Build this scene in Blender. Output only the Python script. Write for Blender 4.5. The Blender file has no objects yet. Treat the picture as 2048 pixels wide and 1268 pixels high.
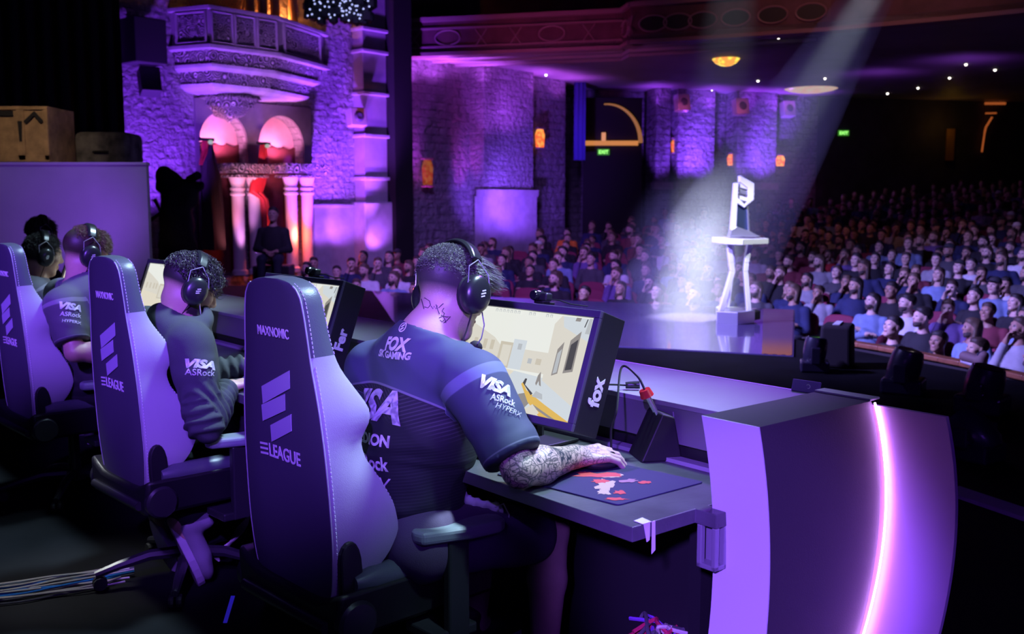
import bpy, bmesh, math, random
import numpy as np
from mathutils import Vector, Matrix, Euler, noise
from mathutils.bvhtree import BVHTree
random.seed(7); np.random.seed(7)
SC = bpy.context.scene
COL = SC.collection
PI = math.pi
# ------------------------------------------------------------------ camera
FPX = 2000.0; CW, CH = 2048, 1268; CAMZ = 1.46; PITCH = math.radians(6.53)
cd = bpy.data.cameras.new('camera'); cam = bpy.data.objects.new('camera', cd); COL.objects.link(cam)
cam.location = (0, 0, CAMZ); cam.rotation_euler = (PI/2 - PITCH, 0, 0)
cd.sensor_width = 36; cd.lens = 36*FPX/CW; cd.clip_end = 200; cd.clip_start = .05
cd.dof.use_dof = True; cd.dof.focus_distance = 2.9; cd.dof.aperture_fstop = 5.0
SC.camera = cam
SC.view_settings.view_transform = 'Standard'; SC.view_settings.look = 'None'
SC.view_settings.gamma = 1; SC.view_settings.exposure = 0.0; SC.view_settings.use_curve_mapping = False
SC.cycles.max_bounces = 5; SC.cycles.diffuse_bounces = 2; SC.cycles.glossy_bounces = 3
SC.cycles.transmission_bounces = 4; SC.cycles.volume_bounces = 0; SC.cycles.transparent_max_bounces = 6
SC.cycles.caustics_reflective = False; SC.cycles.caustics_refractive = False
SC.cycles.sample_clamp_indirect = 3.0
SC.cycles.use_denoising = True
def ray(px, py):
    c, s = math.cos(PITCH), math.sin(PITCH)
    r, u = px - CW/2, CH/2 - py
    return Vector((r, FPX*c + u*s, -FPX*s + u*c))
def at(px, py, Y):
    d = ray(px, py); return Vector((0, 0, CAMZ)) + d*(Y/d.y)
def onz(px, py, z):
    d = ray(px, py); return Vector((0, 0, CAMZ)) + d*((z - CAMZ)/d.z)
def proj(p):
    c, s = math.cos(PITCH), math.sin(PITCH)
    x, y, z = p[0], p[1], p[2] - CAMZ
    f = y*c - z*s; u = y*s + z*c
    return (CW/2 + FPX*x/f, CH/2 - FPX*u/f, f)
# the stage frame: v points from the players to the house, u runs along the row of seats
TH = math.atan2(.639, .769)
VD = Vector((math.cos(TH), math.sin(TH), 0)); UD = Vector((-math.sin(TH), math.cos(TH), 0))
O0 = onz(1265, 1055, .74); O0 = Vector((O0.x, O0.y, 0))
STEP = 1.40
def L(v, u, z): return O0 + VD*v + UD*u + Vector((0, 0, z))
# ------------------------------------------------------------------ world and stage lighting
w = bpy.data.worlds.new('world'); SC.world = w; w.use_nodes = True
bg = w.node_tree.nodes['Background']; bg.inputs[0].default_value = (.18, .08, .5, 1); bg.inputs[1].default_value = .006
def aim(o, target):
    o.rotation_euler = (Vector(target) - o.location).to_track_quat('-Z', 'Y').to_euler()
def light(name, kind, loc, target, energy, color, size=.5, size_y=None, angle=60, blend=.5):
    ld = bpy.data.lights.new(name, kind); ld.energy = energy; ld.color = color
    if kind == 'AREA':
        ld.shape = 'RECTANGLE'; ld.size = size; ld.size_y = size_y or size
    if kind == 'SPOT':
        ld.spot_size = math.radians(angle); ld.spot_blend = blend; ld.shadow_soft_size = size
    if kind == 'POINT': ld.shadow_soft_size = size
    o = bpy.data.objects.new(name, ld); COL.objects.link(o); o.location = loc
    if kind != 'POINT': aim(o, target)
    return o
PURP = (.30, .09, 1.0)
# violet beams from behind the players, pale blue top light from the rig over the stage front
for k, (px, py, Y, e) in enumerate(((640, 710, 2.6, 1850), (290, 660, 3.7, 1950), (70, 590, 4.8, 1900))):
    tg = at(px, py, Y); light('violet_beam', 'SPOT', tg + Vector((.5 - .35*k, -4.3, 2.3)), tg, e, (.23, .078, 1.0), .10, angle=(12.5, 14, 14)[k], blend=.9)
tg = L(.25, -.1, .62); light('end_fill_light', 'SPOT', tg + Vector((-1.1, -4.2, 1.9)), tg, 2500, (.26, .10, 1.0), .10, angle=11.5, blend=.6)  # separate unseen spot added to light the pale end panel
for tg, e, an in (((-.22, 2.64, .85), 2700, 21), ((-1.35, 3.85, .95), 2400, 19), ((-2.4, 5.2, .95), 1900, 22)):
    light('rig_light', 'SPOT', (tg[0] + 2.2, tg[1] + .9, 5.4), tg, e, (.55, .82, 1.0), .35, angle=an, blend=.8)
tg = at(1080, 760, 2.9); light('violet_beam', 'SPOT', tg + Vector((-.9, -4.2, 2.4)), tg, 1500, (.24, .08, 1.0), .10, angle=10, blend=.9)  # extra violet spot added to brighten the nearest bezel
tg = L(.75, .9, .9); light('ledge_beam', 'SPOT', L(3.4, 1.6, 4.4), tg, 1300, (.30, .07, 1.0), .2, angle=26, blend=.8)
tg = at(345, 1080, 3.75); light('violet_beam', 'SPOT', tg + Vector((.5, -3.2, 2.6)), tg, 520, (.26, .09, 1.0), .08, angle=9, blend=.8)  # low spot added only to lift the shoes and chair base
tg = at(945, 1046, 2.5); light('rig_light', 'SPOT', tg + Vector((1.5, -2.2, 3.9)), tg, 620, (.5, .85, 1.0), .2, angle=4.6, blend=.7)  # not part of the rig: spot added to brighten the armrest pad
light('back_fill_light', 'SPOT', (-1.3, -1.4, 2.8), (-.30, 2.6, 1.12), 170, (.9, .8, 1.0), .2, angle=9, blend=.8)  # unseen fill added to whiten the jersey lettering
light('sign_fill_light', 'SPOT', (3.4, .6, 2.6), at(1170, 770, 2.95), 210, (.7, .58, 1.0), .2, angle=9, blend=.8)  # fill added from the right for the monitor's side lettering
light('fill_light', 'AREA', (1.8, -1.6, 3.4), (-.2, 2.6, .9), 22, (.22, .06, 1.0), 1.6, 1.2)
light('house_wash_light', 'SPOT', (-5.5, 9.5, 6.0), (5.4, 13.0, -.2), 19000, (.33, .27, 1.0), .4, angle=58, blend=1.)
light('house_left_light', 'SPOT', (-1.0, 9.0, 8.0), (-.2, 20.0, 0), 7000, (.36, .18, 1.0), .6, angle=50, blend=1.)
light('house_red_light', 'SPOT', (4, 14.0, 9.0), (11.5, 31.0, 1.5), 500, (1.0, .36, .30), .6, angle=60, blend=.9)
# ------------------------------------------------------------------ materials
def mat(name, col, rough=.5, metal=0., bump=0., bscale=200., var=0., vscale=12., emit=None, estr=0., coat=0., spec=.5, alpha=1., trans=0., sheen=0.):
    m = bpy.data.materials.new(name); m.use_nodes = True
    nt = m.node_tree; b = nt.nodes['Principled BSDF']
    b.inputs['Base Color'].default_value = (*col, 1); b.inputs['Roughness'].default_value = rough
    b.inputs['Metallic'].default_value = metal; b.inputs['Coat Weight'].default_value = coat
    b.inputs['Specular IOR Level'].default_value = spec; b.inputs['Alpha'].default_value = alpha
    b.inputs['Transmission Weight'].default_value = trans
    b.inputs['Sheen Weight'].default_value = sheen
    if emit:
        b.inputs['Emission Color'].default_value = (*emit, 1); b.inputs['Emission Strength'].default_value = estr
    if var or bump:
        tc = nt.nodes.new('ShaderNodeTexCoord')
    if var:
        n = nt.nodes.new('ShaderNodeTexNoise'); n.inputs['Scale'].default_value = vscale; n.inputs['Detail'].default_value = 6
        nt.links.new(tc.outputs['Object'], n.inputs['Vector'])
        r = nt.nodes.new('ShaderNodeValToRGB')
        r.color_ramp.elements[0].position = .3; r.color_ramp.elements[1].position = .7
        r.color_ramp.elements[0].color = (*[c*(1-var) for c in col], 1)
        r.color_ramp.elements[1].color = (*[min(1, c*(1+var)) for c in col], 1)
        nt.links.new(n.outputs['Fac'], r.inputs['Fac']); nt.links.new(r.outputs['Color'], b.inputs['Base Color'])
    if bump:
        n2 = nt.nodes.new('ShaderNodeTexNoise'); n2.inputs['Scale'].default_value = bscale; n2.inputs['Detail'].default_value = 3
        nt.links.new(tc.outputs['Object'], n2.inputs['Vector'])
        bp = nt.nodes.new('ShaderNodeBump'); bp.inputs['Strength'].default_value = bump; bp.inputs['Distance'].default_value = .01
        nt.links.new(n2.outputs['Fac'], bp.inputs['Height']); nt.links.new(bp.outputs['Normal'], b.inputs['Normal'])
    return m
_mc = {}
def flat(col, rough=.6, **k):
    key = (tuple(round(c, 3) for c in col), rough, tuple(sorted(k.items())))
    if key not in _mc: _mc[key] = mat('paint', col, rough, **k)
    return _mc[key]
def glow(col, s): return flat((.02, .02, .02), .5, emit=tuple(col), estr=s)
# ------------------------------------------------------------------ objects
def tag(o, label=None, cat=None, group=None, kind=None):
    if label: o['label'] = label
    if cat: o['category'] = cat
    if group: o['group'] = group
    if kind: o['kind'] = kind
    return o
def thing(name, label, cat, loc=(0, 0, 0), rz=0, group=None):
    o = bpy.data.objects.new(name, None); COL.objects.link(o); o.empty_display_size = .1
    o.location = loc; o.rotation_euler = (0, 0, rz)
    return tag(o, label, cat, group)
def link_mesh(name, me, mats, parent=None, smooth=True):
    if not isinstance(mats, (list, tuple)): mats = [mats]
    if not me.materials:
        for m in mats: me.materials.append(m)
    if smooth: me.shade_smooth()
    o = bpy.data.objects.new(name, me); COL.objects.link(o)
    if parent: o.parent = parent
    return o
def dup(root, loc=None, rz=None, label=None, group=None):
    r = root.copy(); COL.objects.link(r)
    if loc is not None: r.location = loc
    if rz is not None: r.rotation_euler = (0, 0, rz)
    if label: r['label'] = label
    if group: r['group'] = group
    for ch in list(root.children):
        c = ch.copy(); COL.objects.link(c); c.parent = r
        for g in list(ch.children):
            d = g.copy(); COL.objects.link(d); d.parent = c
    return r
class MB:
    """collects simple solids into one mesh"""
    def __init__(s, M=None): s.v = []; s.f = []; s.mi = []; s.m = 0; s.M = M
    def add(s, vs, fs, m=None):
        b = len(s.v); M = s.M
        s.v += [tuple(M @ Vector(q)) if M else tuple(q) for q in vs]
        s.f += [tuple(i + b for i in f) for f in fs]; s.mi += [s.m if m is None else m]*len(fs)
        return s
    def box(s, c, size, R=None, m=None, taper=1.):
        hx, hy, hz = size[0]/2, size[1]/2, size[2]/2
        vs = []
        for z in (-1, 1):
            k = taper if z > 0 else 1.
            for x, y in ((-1, -1), (1, -1), (1, 1), (-1, 1)):
                q = Vector((x*hx*k, y*hy*k, z*hz))
                if R: q = R @ q
                vs.append(q + Vector(c))
        return s.add(vs, [(0, 3, 2, 1), (4, 5, 6, 7), (0, 1, 5, 4), (1, 2, 6, 5), (2, 3, 7, 6), (3, 0, 4, 7)], m)
    def span(s, a, b, m=None):
        return s.box([(a[i]+b[i])/2 for i in range(3)], [abs(b[i]-a[i]) for i in range(3)], m=m)
    def prism(s, poly, h, axis=None, m=None):
        """poly: 3D points of one face; h: extrusion vector"""
        n = len(poly); vs = [Vector(p) for p in poly] + [Vector(p) + Vector(h) for p in poly]
        fs = [tuple(range(n-1, -1, -1)), tuple(range(n, 2*n))] + [(i, (i+1) % n, (i+1) % n + n, i + n) for i in range(n)]
        return s.add(vs, fs, m)
    def tube(s, pts, r, seg=8, m=None, cap=True):
        pts = [Vector(p) for p in pts]; n = len(pts); vs = []; fs = []
        rr = r if isinstance(r, (list, tuple)) else [r]*n
        t0 = (pts[1]-pts[0]).normalized(); up = Vector((0, 0, 1)) if abs(t0.z) < .9 else Vector((1, 0, 0))
        nx = t0.cross(up).normalized()
        for i, p in enumerate(pts):
            t = (pts[min(i+1, n-1)] - pts[max(i-1, 0)]).normalized()
            nx = (nx - t*nx.dot(t)).normalized(); ny = t.cross(nx)
            for k in range(seg):
                a = 2*PI*k/seg; vs.append(p + (nx*math.cos(a) + ny*math.sin(a))*rr[i])
        for i in range(n-1):
            for k in range(seg):
                fs.append((i*seg+k, i*seg+(k+1) % seg, (i+1)*seg+(k+1) % seg, (i+1)*seg+k))
        if cap: fs += [tuple(range(seg-1, -1, -1)), tuple(range((n-1)*seg, n*seg))]
        return s.add(vs, fs, m)
    def lathe(s, prof, c=(0, 0, 0), seg=20, R=None, m=None, a0=0., a1=2*PI):
        full = abs(a1-a0-2*PI) < 1e-4; k = seg if full else seg+1; vs = []; fs = []
        for r, z in prof:
            for j in range(k):
                a = a0 + (a1-a0)*j/seg; q = Vector((r*math.cos(a), r*math.sin(a), z))
                if R: q = R @ q
                vs.append(q + Vector(c))
        for i in range(len(prof)-1):
            for j in range(k if full else k-1):
                fs.append((i*k+j, i*k+(j+1) % k, (i+1)*k+(j+1) % k, (i+1)*k+j))
        if full: fs += [tuple(range(k-1, -1, -1)), tuple(range((len(prof)-1)*k, len(prof)*k))]
        return s.add(vs, fs, m)
    def ball(s, c, r, seg=12, R=None, m=None):
        r = r if isinstance(r, (list, tuple)) else (r, r, r); vs = []; fs = []; n = seg//2
        for i in range(1, n):
            t = PI*i/n
            for j in range(seg):
                a = 2*PI*j/seg; q = Vector((r[0]*math.sin(t)*math.cos(a), r[1]*math.sin(t)*math.sin(a), r[2]*math.cos(t)))
                if R: q = R @ q
                vs.append(q + Vector(c))
        for z in (1, -1):
            q = Vector((0, 0, z*r[2]))
            if R: q = R @ q
            vs.append(q + Vector(c))
        T = len(vs)-2
        for i in range(n-2):
            for j in range(seg): fs.append((i*seg+j, (i+1)*seg+j, (i+1)*seg+(j+1) % seg, i*seg+(j+1) % seg))
        for j in range(seg):
            fs.append((T, j, (j+1) % seg)); fs.append((T+1, (n-2)*seg+(j+1) % seg, (n-2)*seg+j))
        return s.add(vs, fs, m)
    def build(s, name, mats, parent=None, bevel=0., seg=2, smooth=False, sub=0, origin=None):
        me = bpy.data.meshes.new(name)
        vs = s.v
        if origin is not None: vs = [(a-origin[0], b-origin[1], c-origin[2]) for a, b, c in vs]
        me.from_pydata(vs, [], s.f)
        mats = mats if isinstance(mats, (list, tuple)) else [mats]
        for m in mats: me.materials.append(m)
        if len(mats) > 1: me.polygons.foreach_set('material_index', s.mi)
        bm = bmesh.new(); bm.from_mesh(me); bmesh.ops.recalc_face_normals(bm, faces=bm.faces[:]); bm.to_mesh(me); bm.free()
        o = link_mesh(name, me, mats, parent, smooth)
        if origin is not None and not parent: o.location = origin
        if smooth and not sub:
            try: me.set_sharp_from_angle(angle=math.radians(40))
            except Exception: pass
        if bevel:
            b = o.modifiers.new('bevel', 'BEVEL'); b.width = bevel; b.segments = seg; b.limit_method = 'ANGLE'; b.angle_limit = math.radians(35)
        if sub:
            q = o.modifiers.new('sub', 'SUBSURF'); q.levels = sub; q.render_levels = sub
        return o
def RX(a): return Matrix.Rotation(a, 3, 'X')
def RY(a): return Matrix.Rotation(a, 3, 'Y')
def RZ(a): return Matrix.Rotation(a, 3, 'Z')
def frame(x, up=(0, 0, 1)):
    """columns: x forward, y left, z up"""
    x = Vector(x).normalized(); y = Vector(up).cross(x).normalized(); z = x.cross(y)
    return Matrix((x, y, z)).transposed()
# ------------------------------------------------------------------ lettering
def text_data(txt, size, shear=0., bold=0., spacing=1., ext=.0006, align='CENTER'):
    cu = bpy.data.curves.new('lettering', 'FONT'); cu.body = txt; cu.size = size; cu.shear = shear; cu.offset = bold
    cu.space_character = spacing; cu.extrude = ext; cu.align_x = align; cu.align_y = 'CENTER'; cu.resolution_u = 4
    o = bpy.data.objects.new('lettering', cu); COL.objects.link(o)
    dg = bpy.context.evaluated_depsgraph_get(); dg.update()
    me = bpy.data.meshes.new_from_object(o.evaluated_get(dg), depsgraph=dg)
    bpy.data.objects.remove(o); bpy.data.curves.remove(cu)
    return me
def lettering(txt, size, M, m, parent=None, name='lettering', width=None, height=None, **k):
    """M: 4x4, text x along column 0, y along column 1, normal column 2"""
    me = text_data(txt, size, **k)
    xs = [v.co.x for v in me.vertices]; ys = [v.co.y for v in me.vertices]
    sx = width/(max(xs)-min(xs)) if width else 1.; sy = height/(max(ys)-min(ys)) if height else (sx if width else 1.)
    cx, cy = (max(xs)+min(xs))/2, (max(ys)+min(ys))/2
    for v in me.vertices: v.co = M @ Vector(((v.co.x-cx)*sx, (v.co.y-cy)*sy, v.co.z))
    return link_mesh(name, me, m, parent, smooth=False)
def mat4(c, R): M = R.to_4x4(); M.translation = Vector(c); return M
def drape(me, bvh, dirv, lift=.002, grid=.012):
    """project a flat mesh onto a surface along dirv"""
    bm = bmesh.new(); bm.from_mesh(me); d = Vector(dirv).normalized()
    ax = d.orthogonal().normalized(); ay = d.cross(ax)
    for a in (ax, ay):
        ts = [v.co.dot(a) for v in bm.verts]; t = min(ts) + grid
        while t < max(ts):
            bmesh.ops.bisect_plane(bm, geom=bm.verts[:]+bm.edges[:]+bm.faces[:], plane_co=a*t, plane_no=a); t += grid
    for v in bm.verts:
        hit, n, i, dist = bvh.ray_cast(v.co - d*.6, d)
        if hit: v.co = hit + n*lift
    bm.to_mesh(me); bm.free()
# ------------------------------------------------------------------ blended solids: signed distances on a grid, meshed by surface nets
class Field:
    def __init__(s, lo, hi, h):
        s.lo = np.array(lo, float); s.h = h
        s.n = np.ceil((np.array(hi, float)-s.lo)/h).astype(int)+1; s.D = np.full(s.n, 1., np.float32)
    def _ap(s, lo, hi, fn, k, op):
        mg = k + 2*s.h
        i0 = np.clip(np.floor((np.array(lo)-mg-s.lo)/s.h).astype(int), 0, s.n)
        i1 = np.clip(np.ceil((np.array(hi)+mg-s.lo)/s.h).astype(int)+1, 0, s.n)
        if (i1 <= i0).any(): return s
        g = [(s.lo[a] + s.h*np.arange(i0[a], i1[a])).astype(np.float32) for a in range(3)]
        X, Y, Z = g[0][:, None, None], g[1][None, :, None], g[2][None, None, :]
        sl = tuple(slice(i0[a], i1[a]) for a in range(3)); A = s.D[sl]; d = fn(X, Y, Z)
        if op == 's': A = -A
        hh = np.maximum(k-np.abs(A-d), 0)/max(k, 1e-6)
        r = np.minimum(A, d) - hh*hh*k*.25
        s.D[sl] = -r if op == 's' else r
        return s
    def cone(s, a, b, ra, rb=None, k=.015, op='u'):
        rb = ra if rb is None else rb; a = np.array(a, float); b = np.array(b, float); ab = b-a; q = max(float(ab@ab), 1e-9); m = max(ra, rb)
        def fn(X, Y, Z):
            x, y, z = X-a[0], Y-a[1], Z-a[2]
            t = np.clip((x*ab[0]+y*ab[1]+z*ab[2])/q, 0, 1)
            return np.sqrt((x-t*ab[0])**2+(y-t*ab[1])**2+(z-t*ab[2])**2) - (ra+(rb-ra)*t)
        return s._ap(np.minimum(a, b)-m, np.maximum(a, b)+m, fn, k, op)
    def ell(s, c, r, R=None, k=.015, op='u'):
        c = np.array(c, float); r = np.array(r, float); m = r.max()
        Rm = np.array(R).T if R is not None else np.eye(3)
        def fn(X, Y, Z):
            x, y, z = X-c[0], Y-c[1], Z-c[2]
            p = [Rm[i, 0]*x+Rm[i, 1]*y+Rm[i, 2]*z for i in range(3)]
            k0 = np.sqrt(sum((p[i]/r[i])**2 for i in range(3))); k1 = np.sqrt(sum((p[i]/r[i]**2)**2 for i in range(3)))+1e-6
            return k0*(k0-1)/k1
        return s._ap(c-m, c+m, fn, k, op)
    def half(s, c, n, k=.004):
        """cut away the side n points to"""
        n = Vector(n).normalized(); c = Vector(c); g = [(s.lo[a] + s.h*np.arange(s.n[a])).astype(np.float32) for a in range(3)]
        d = (g[0][:, None, None]-c.x)*n.x + (g[1][None, :, None]-c.y)*n.y + (g[2][None, None, :]-c.z)*n.z
        s.D = np.maximum(s.D, d); return s
    def cut_end(s, e, n, rad=.13, ln=.2):
        """flat cut of a limb: removes a short cylinder that starts at e and runs along n"""
        e = Vector(e); n = Vector(n).normalized(); m = max(rad, ln)
        def fn(X, Y, Z):
            x, y, z = X-e.x, Y-e.y, Z-e.z; t = x*n.x+y*n.y+z*n.z
            p = np.sqrt(np.maximum(x*x+y*y+z*z-t*t, 0)); return np.maximum(np.maximum(-t, p-rad), t-ln)
        return s._ap(np.array(e)-m, np.array(e)+m, fn, .003, 's')
    def mesh(s):
        D = s.D; S = D < 0; n = D.shape
        co = [(i, j, k) for i in (0, 1) for j in (0, 1) for k in (0, 1)]
        cs = lambda A, o: A[o[0]:n[0]-1+o[0], o[1]:n[1]-1+o[1], o[2]:n[2]-1+o[2]]
        cnt = sum(cs(S, o).astype(np.int8) for o in co); act = (cnt > 0) & (cnt < 8)
        I = np.argwhere(act); ids = np.full(act.shape, -1, np.int64); ids[act] = np.arange(len(I))
        V = np.stack([D[I[:, 0]+o[0], I[:, 1]+o[1], I[:, 2]+o[2]] for o in co], 1)
        P = np.zeros((len(I), 3)); C = np.zeros(len(I))
        for a in range(8):
            for b in range(a+1, 8):
                df = [co[b][q]-co[a][q] for q in range(3)]
                if sum(df) != 1 or min(df) < 0: continue
                x = (V[:, a] < 0) != (V[:, b] < 0); t = V[:, a]/np.where(x, V[:, a]-V[:, b], 1)
                for q in range(3): P[:, q] += np.where(x, co[a][q] + t*df[q], 0)
                C += x
        P = (P/C[:, None] + I)*s.h + s.lo
        F = []
        for ax in range(3):
            sl0 = [slice(0, n[i]) for i in range(3)]; sl1 = list(sl0); sl0[ax] = slice(0, n[ax]-1); sl1[ax] = slice(1, n[ax])
            A, B = S[tuple(sl0)], S[tuple(sl1)]
            E = np.argwhere(A != B); b, c = (ax+1) % 3, (ax+2) % 3
            E = E[(E[:, b] > 0) & (E[:, c] > 0) & (E[:, b] < n[b]-1) & (E[:, c] < n[c]-1)]
            def cell(ob, oc):
                Q = E.copy(); Q[:, b] += ob; Q[:, c] += oc; return ids[Q[:, 0], Q[:, 1], Q[:, 2]]
            q = np.stack([cell(-1, -1), cell(0, -1), cell(0, 0), cell(-1, 0)], 1)
            fl = ~A[E[:, 0], E[:, 1], E[:, 2]]; q[fl] = q[fl][:, ::-1]; F.append(q)
        return P, np.concatenate(F)
def np_mesh(name, P, F, mats, parent=None, origin=None, mi=None, smooth=True):
    me = bpy.data.meshes.new(name)
    if origin is not None: P = P - np.array(origin)
    me.from_pydata(P.tolist(), [], F.tolist())
    mats = mats if isinstance(mats, (list, tuple)) else [mats]
    for m in mats: me.materials.append(m)
    if mi is not None: me.polygons.foreach_set('material_index', np.asarray(mi, np.int32))
    return link_mesh(name, me, mats, parent, smooth)
def normals(P, F):
    n = np.cross(P[F[:, 2]]-P[F[:, 0]], P[F[:, 3]]-P[F[:, 1]]); N = np.zeros_like(P)
    for i in range(4): np.add.at(N, F[:, i], n)
    return N/(np.linalg.norm(N, axis=1, keepdims=True)+1e-12)
def relax(P, F, it=2, lam=.5):
    for _ in range(it):
        A = np.zeros_like(P); c = np.zeros(len(P))
        for i in range(4):
            np.add.at(A, F[:, i], P[F[:, (i+1) % 4]]+P[F[:, (i+3) % 4]]); np.add.at(c, F[:, i], 2)
        P = P*(1-lam) + lam*A/c[:, None]
    return P
# ------------------------------------------------------------------ desk run
M_DESK = mat('desk_laminate', (.085, .085, .10), .38, var=.25, vscale=6, bump=.08, bscale=60)
M_RISER = mat('riser_grey', (.32, .30, .36), .42, var=.08, vscale=4)
M_BLOCK = mat('block_grey', (.045, .04, .05), .55, bump=.05, bscale=300)
M_ENDW = mat('end_panel_white', (.62, .62, .66), .5, bump=.03, bscale=250)
M_SHELL = mat('fascia_white', (.62, .45, .74), .45)
M_BLACK = mat('matte_black', (.012, .012, .014), .55)
M_RUBBER = mat('black_rubber', (.016, .016, .018), .7)
M_LED = mat('led_strip', (.1, .05, .1), .4, emit=(.68, .27, 1.0), estr=30)
NST = 5; ULEN = 7.3
desk = thing('gaming_desk', 'long black gaming desk with pale riser and curved violet-lit end cap', 'desk', (O0.x, O0.y, 0), TH)
b = MB()
b.prism([(0, 0, .705), (0, ULEN, .705), (.53, ULEN, .705), (.53, -.002, .705), (.262, -.002, .705), (.262, -.062, .705), (.215, -.062, .705), (.215, 0, .705)], (0, 0, .035))
b.build('tabletop', M_DESK, desk, bevel=.002)
b = MB()
b.span((.53, .06, .785), (.548, ULEN, .885)); b.build('riser_panel', mat('riser_dark', (.17, .16, .19), .35), desk)
b = MB(); b.span((.548, .06, .72), (.60, ULEN, .785)); b.build('cable_slot', M_BLACK, desk)
b = MB(); b.span((.49, .06, .7405), (.528, ULEN, .752)); b.build('sub_ledge', M_RISER, desk)
b = MB(); b.span((.53, .06, .885), (.95, ULEN, .90)); b.build('ledge', M_RISER, desk, bevel=.002)
CT = .97
def bulge(z, v0, a, top=CT, mid=.62):
    return v0 + a*(1-((z-mid)/(top-mid))**2)
zs = [CT - CT*i/24 for i in range(25)]
LB = lambda z: bulge(z, .207, .055, mid=.60)
LR = lambda z: bulge(z, .660, .062, mid=.68)
F1 = lambda z: bulge(z, .675, .074, mid=.68)
U0, U1, US = -.182, -.022, -.365
b = MB(); poly = [(LB(z), U0, z) for z in zs] + [(LR(z), U0, z) for z in reversed(zs)]
b.prism(poly, (0, U1-U0, 0)); b.build('end_block', M_BLOCK, desk)
b = MB(); poly = [(LB(z)-.004, U0, z) for z in zs] + [(LB(z)-.0005, U0, z) for z in reversed(zs)]   # pale skin on the players' side
b.prism(poly, (0, U1-U0, 0)); b.build('side_skin', M_ENDW, desk, smooth=True)
b = MB(); poly = [(F1(z), US, z-.012) for z in zs] + [(F1(z)+.014, US, z-.012) for z in reversed(zs)]
b.prism(poly, (0, U1-US, 0)); b.build('end_cap_shell', M_SHELL, desk, smooth=True)
b = MB(); b.tube([(F1(z)-.012, U0-.008, z-.004) for z in zs], .0026, 8); b.build('led_strip', M_LED, desk)
b = MB(); b.span((.655, U0+.0, CT), (.70, U1, CT+.006)); b.build('cap_trim', M_RISER, desk, bevel=.002)
F2 = lambda z: bulge(z, .952, .06, top=.90, mid=.6)
z2 = [.90 - .90*i/20 for i in range(21)]
b = MB(); poly = [(F2(z), .05, z) for z in z2] + [(F2(z)+.014, .05, z) for z in reversed(z2)]
b.prism(poly, (0, ULEN-.05, 0)); b.build('front_fascia', M_SHELL, desk, smooth=True)
b = MB(); b.span((.53, .046, .0), (.96, .058, .885)); b.build('end_panel', M_BLACK, desk)
b = MB(); b.span((.217, -.060, .60), (.232, -.048, .704)).span((.217, -.060, .60), (.262, -.004, .612)).span((.217, -.018, .60), (.232, -.004, .704)).span((.25, -.060, .6), (.262, -.004, .704))
b.build('desk_bracket', mat('bracket_steel', (.3, .3, .34), .4, .4), desk, bevel=.002)
b = MB(); b.span((.50, .12, .0), (.515, ULEN, .704)); b.build('underdesk_blackout', M_BLACK, desk)  # black sheet added to keep the space under the desk dark
for u in (.15, 1.4, 2.8, 4.2, 5.6, 7.0):
    b = MB(); b.span((.40, u-.02, 0), (.50, u+.02, .705)); b.build('leg', M_BLACK, desk)
b = MB(); b.prism([(.03, -.0035, .7415), (.058, -.0035, .7415), (.064, .03, .7415), (.032, .026, .7415)], (0, 0, .0012))
b.prism([(.034, -.0015, .7415), (.055, -.0015, .7415), (.054, -.0015, .70), (.045, -.0015, .697)], (0, -.0012, 0))
b.prism([(.062, -.0015, .7415), (.072, -.0015, .7415), (.074, -.0015, .672), (.062, -.0015, .665)], (0, -.0012, 0))
tag(b.build('tape', mat('white_tape', (.75, .74, .8), .7), None), 'torn white tape folded over the near corner of the desk', 'tape'); bpy.context.view_layer.update()
tp = COL.objects['tape']; tp.location = desk.location; tp.rotation_euler = desk.rotation_euler

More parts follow.
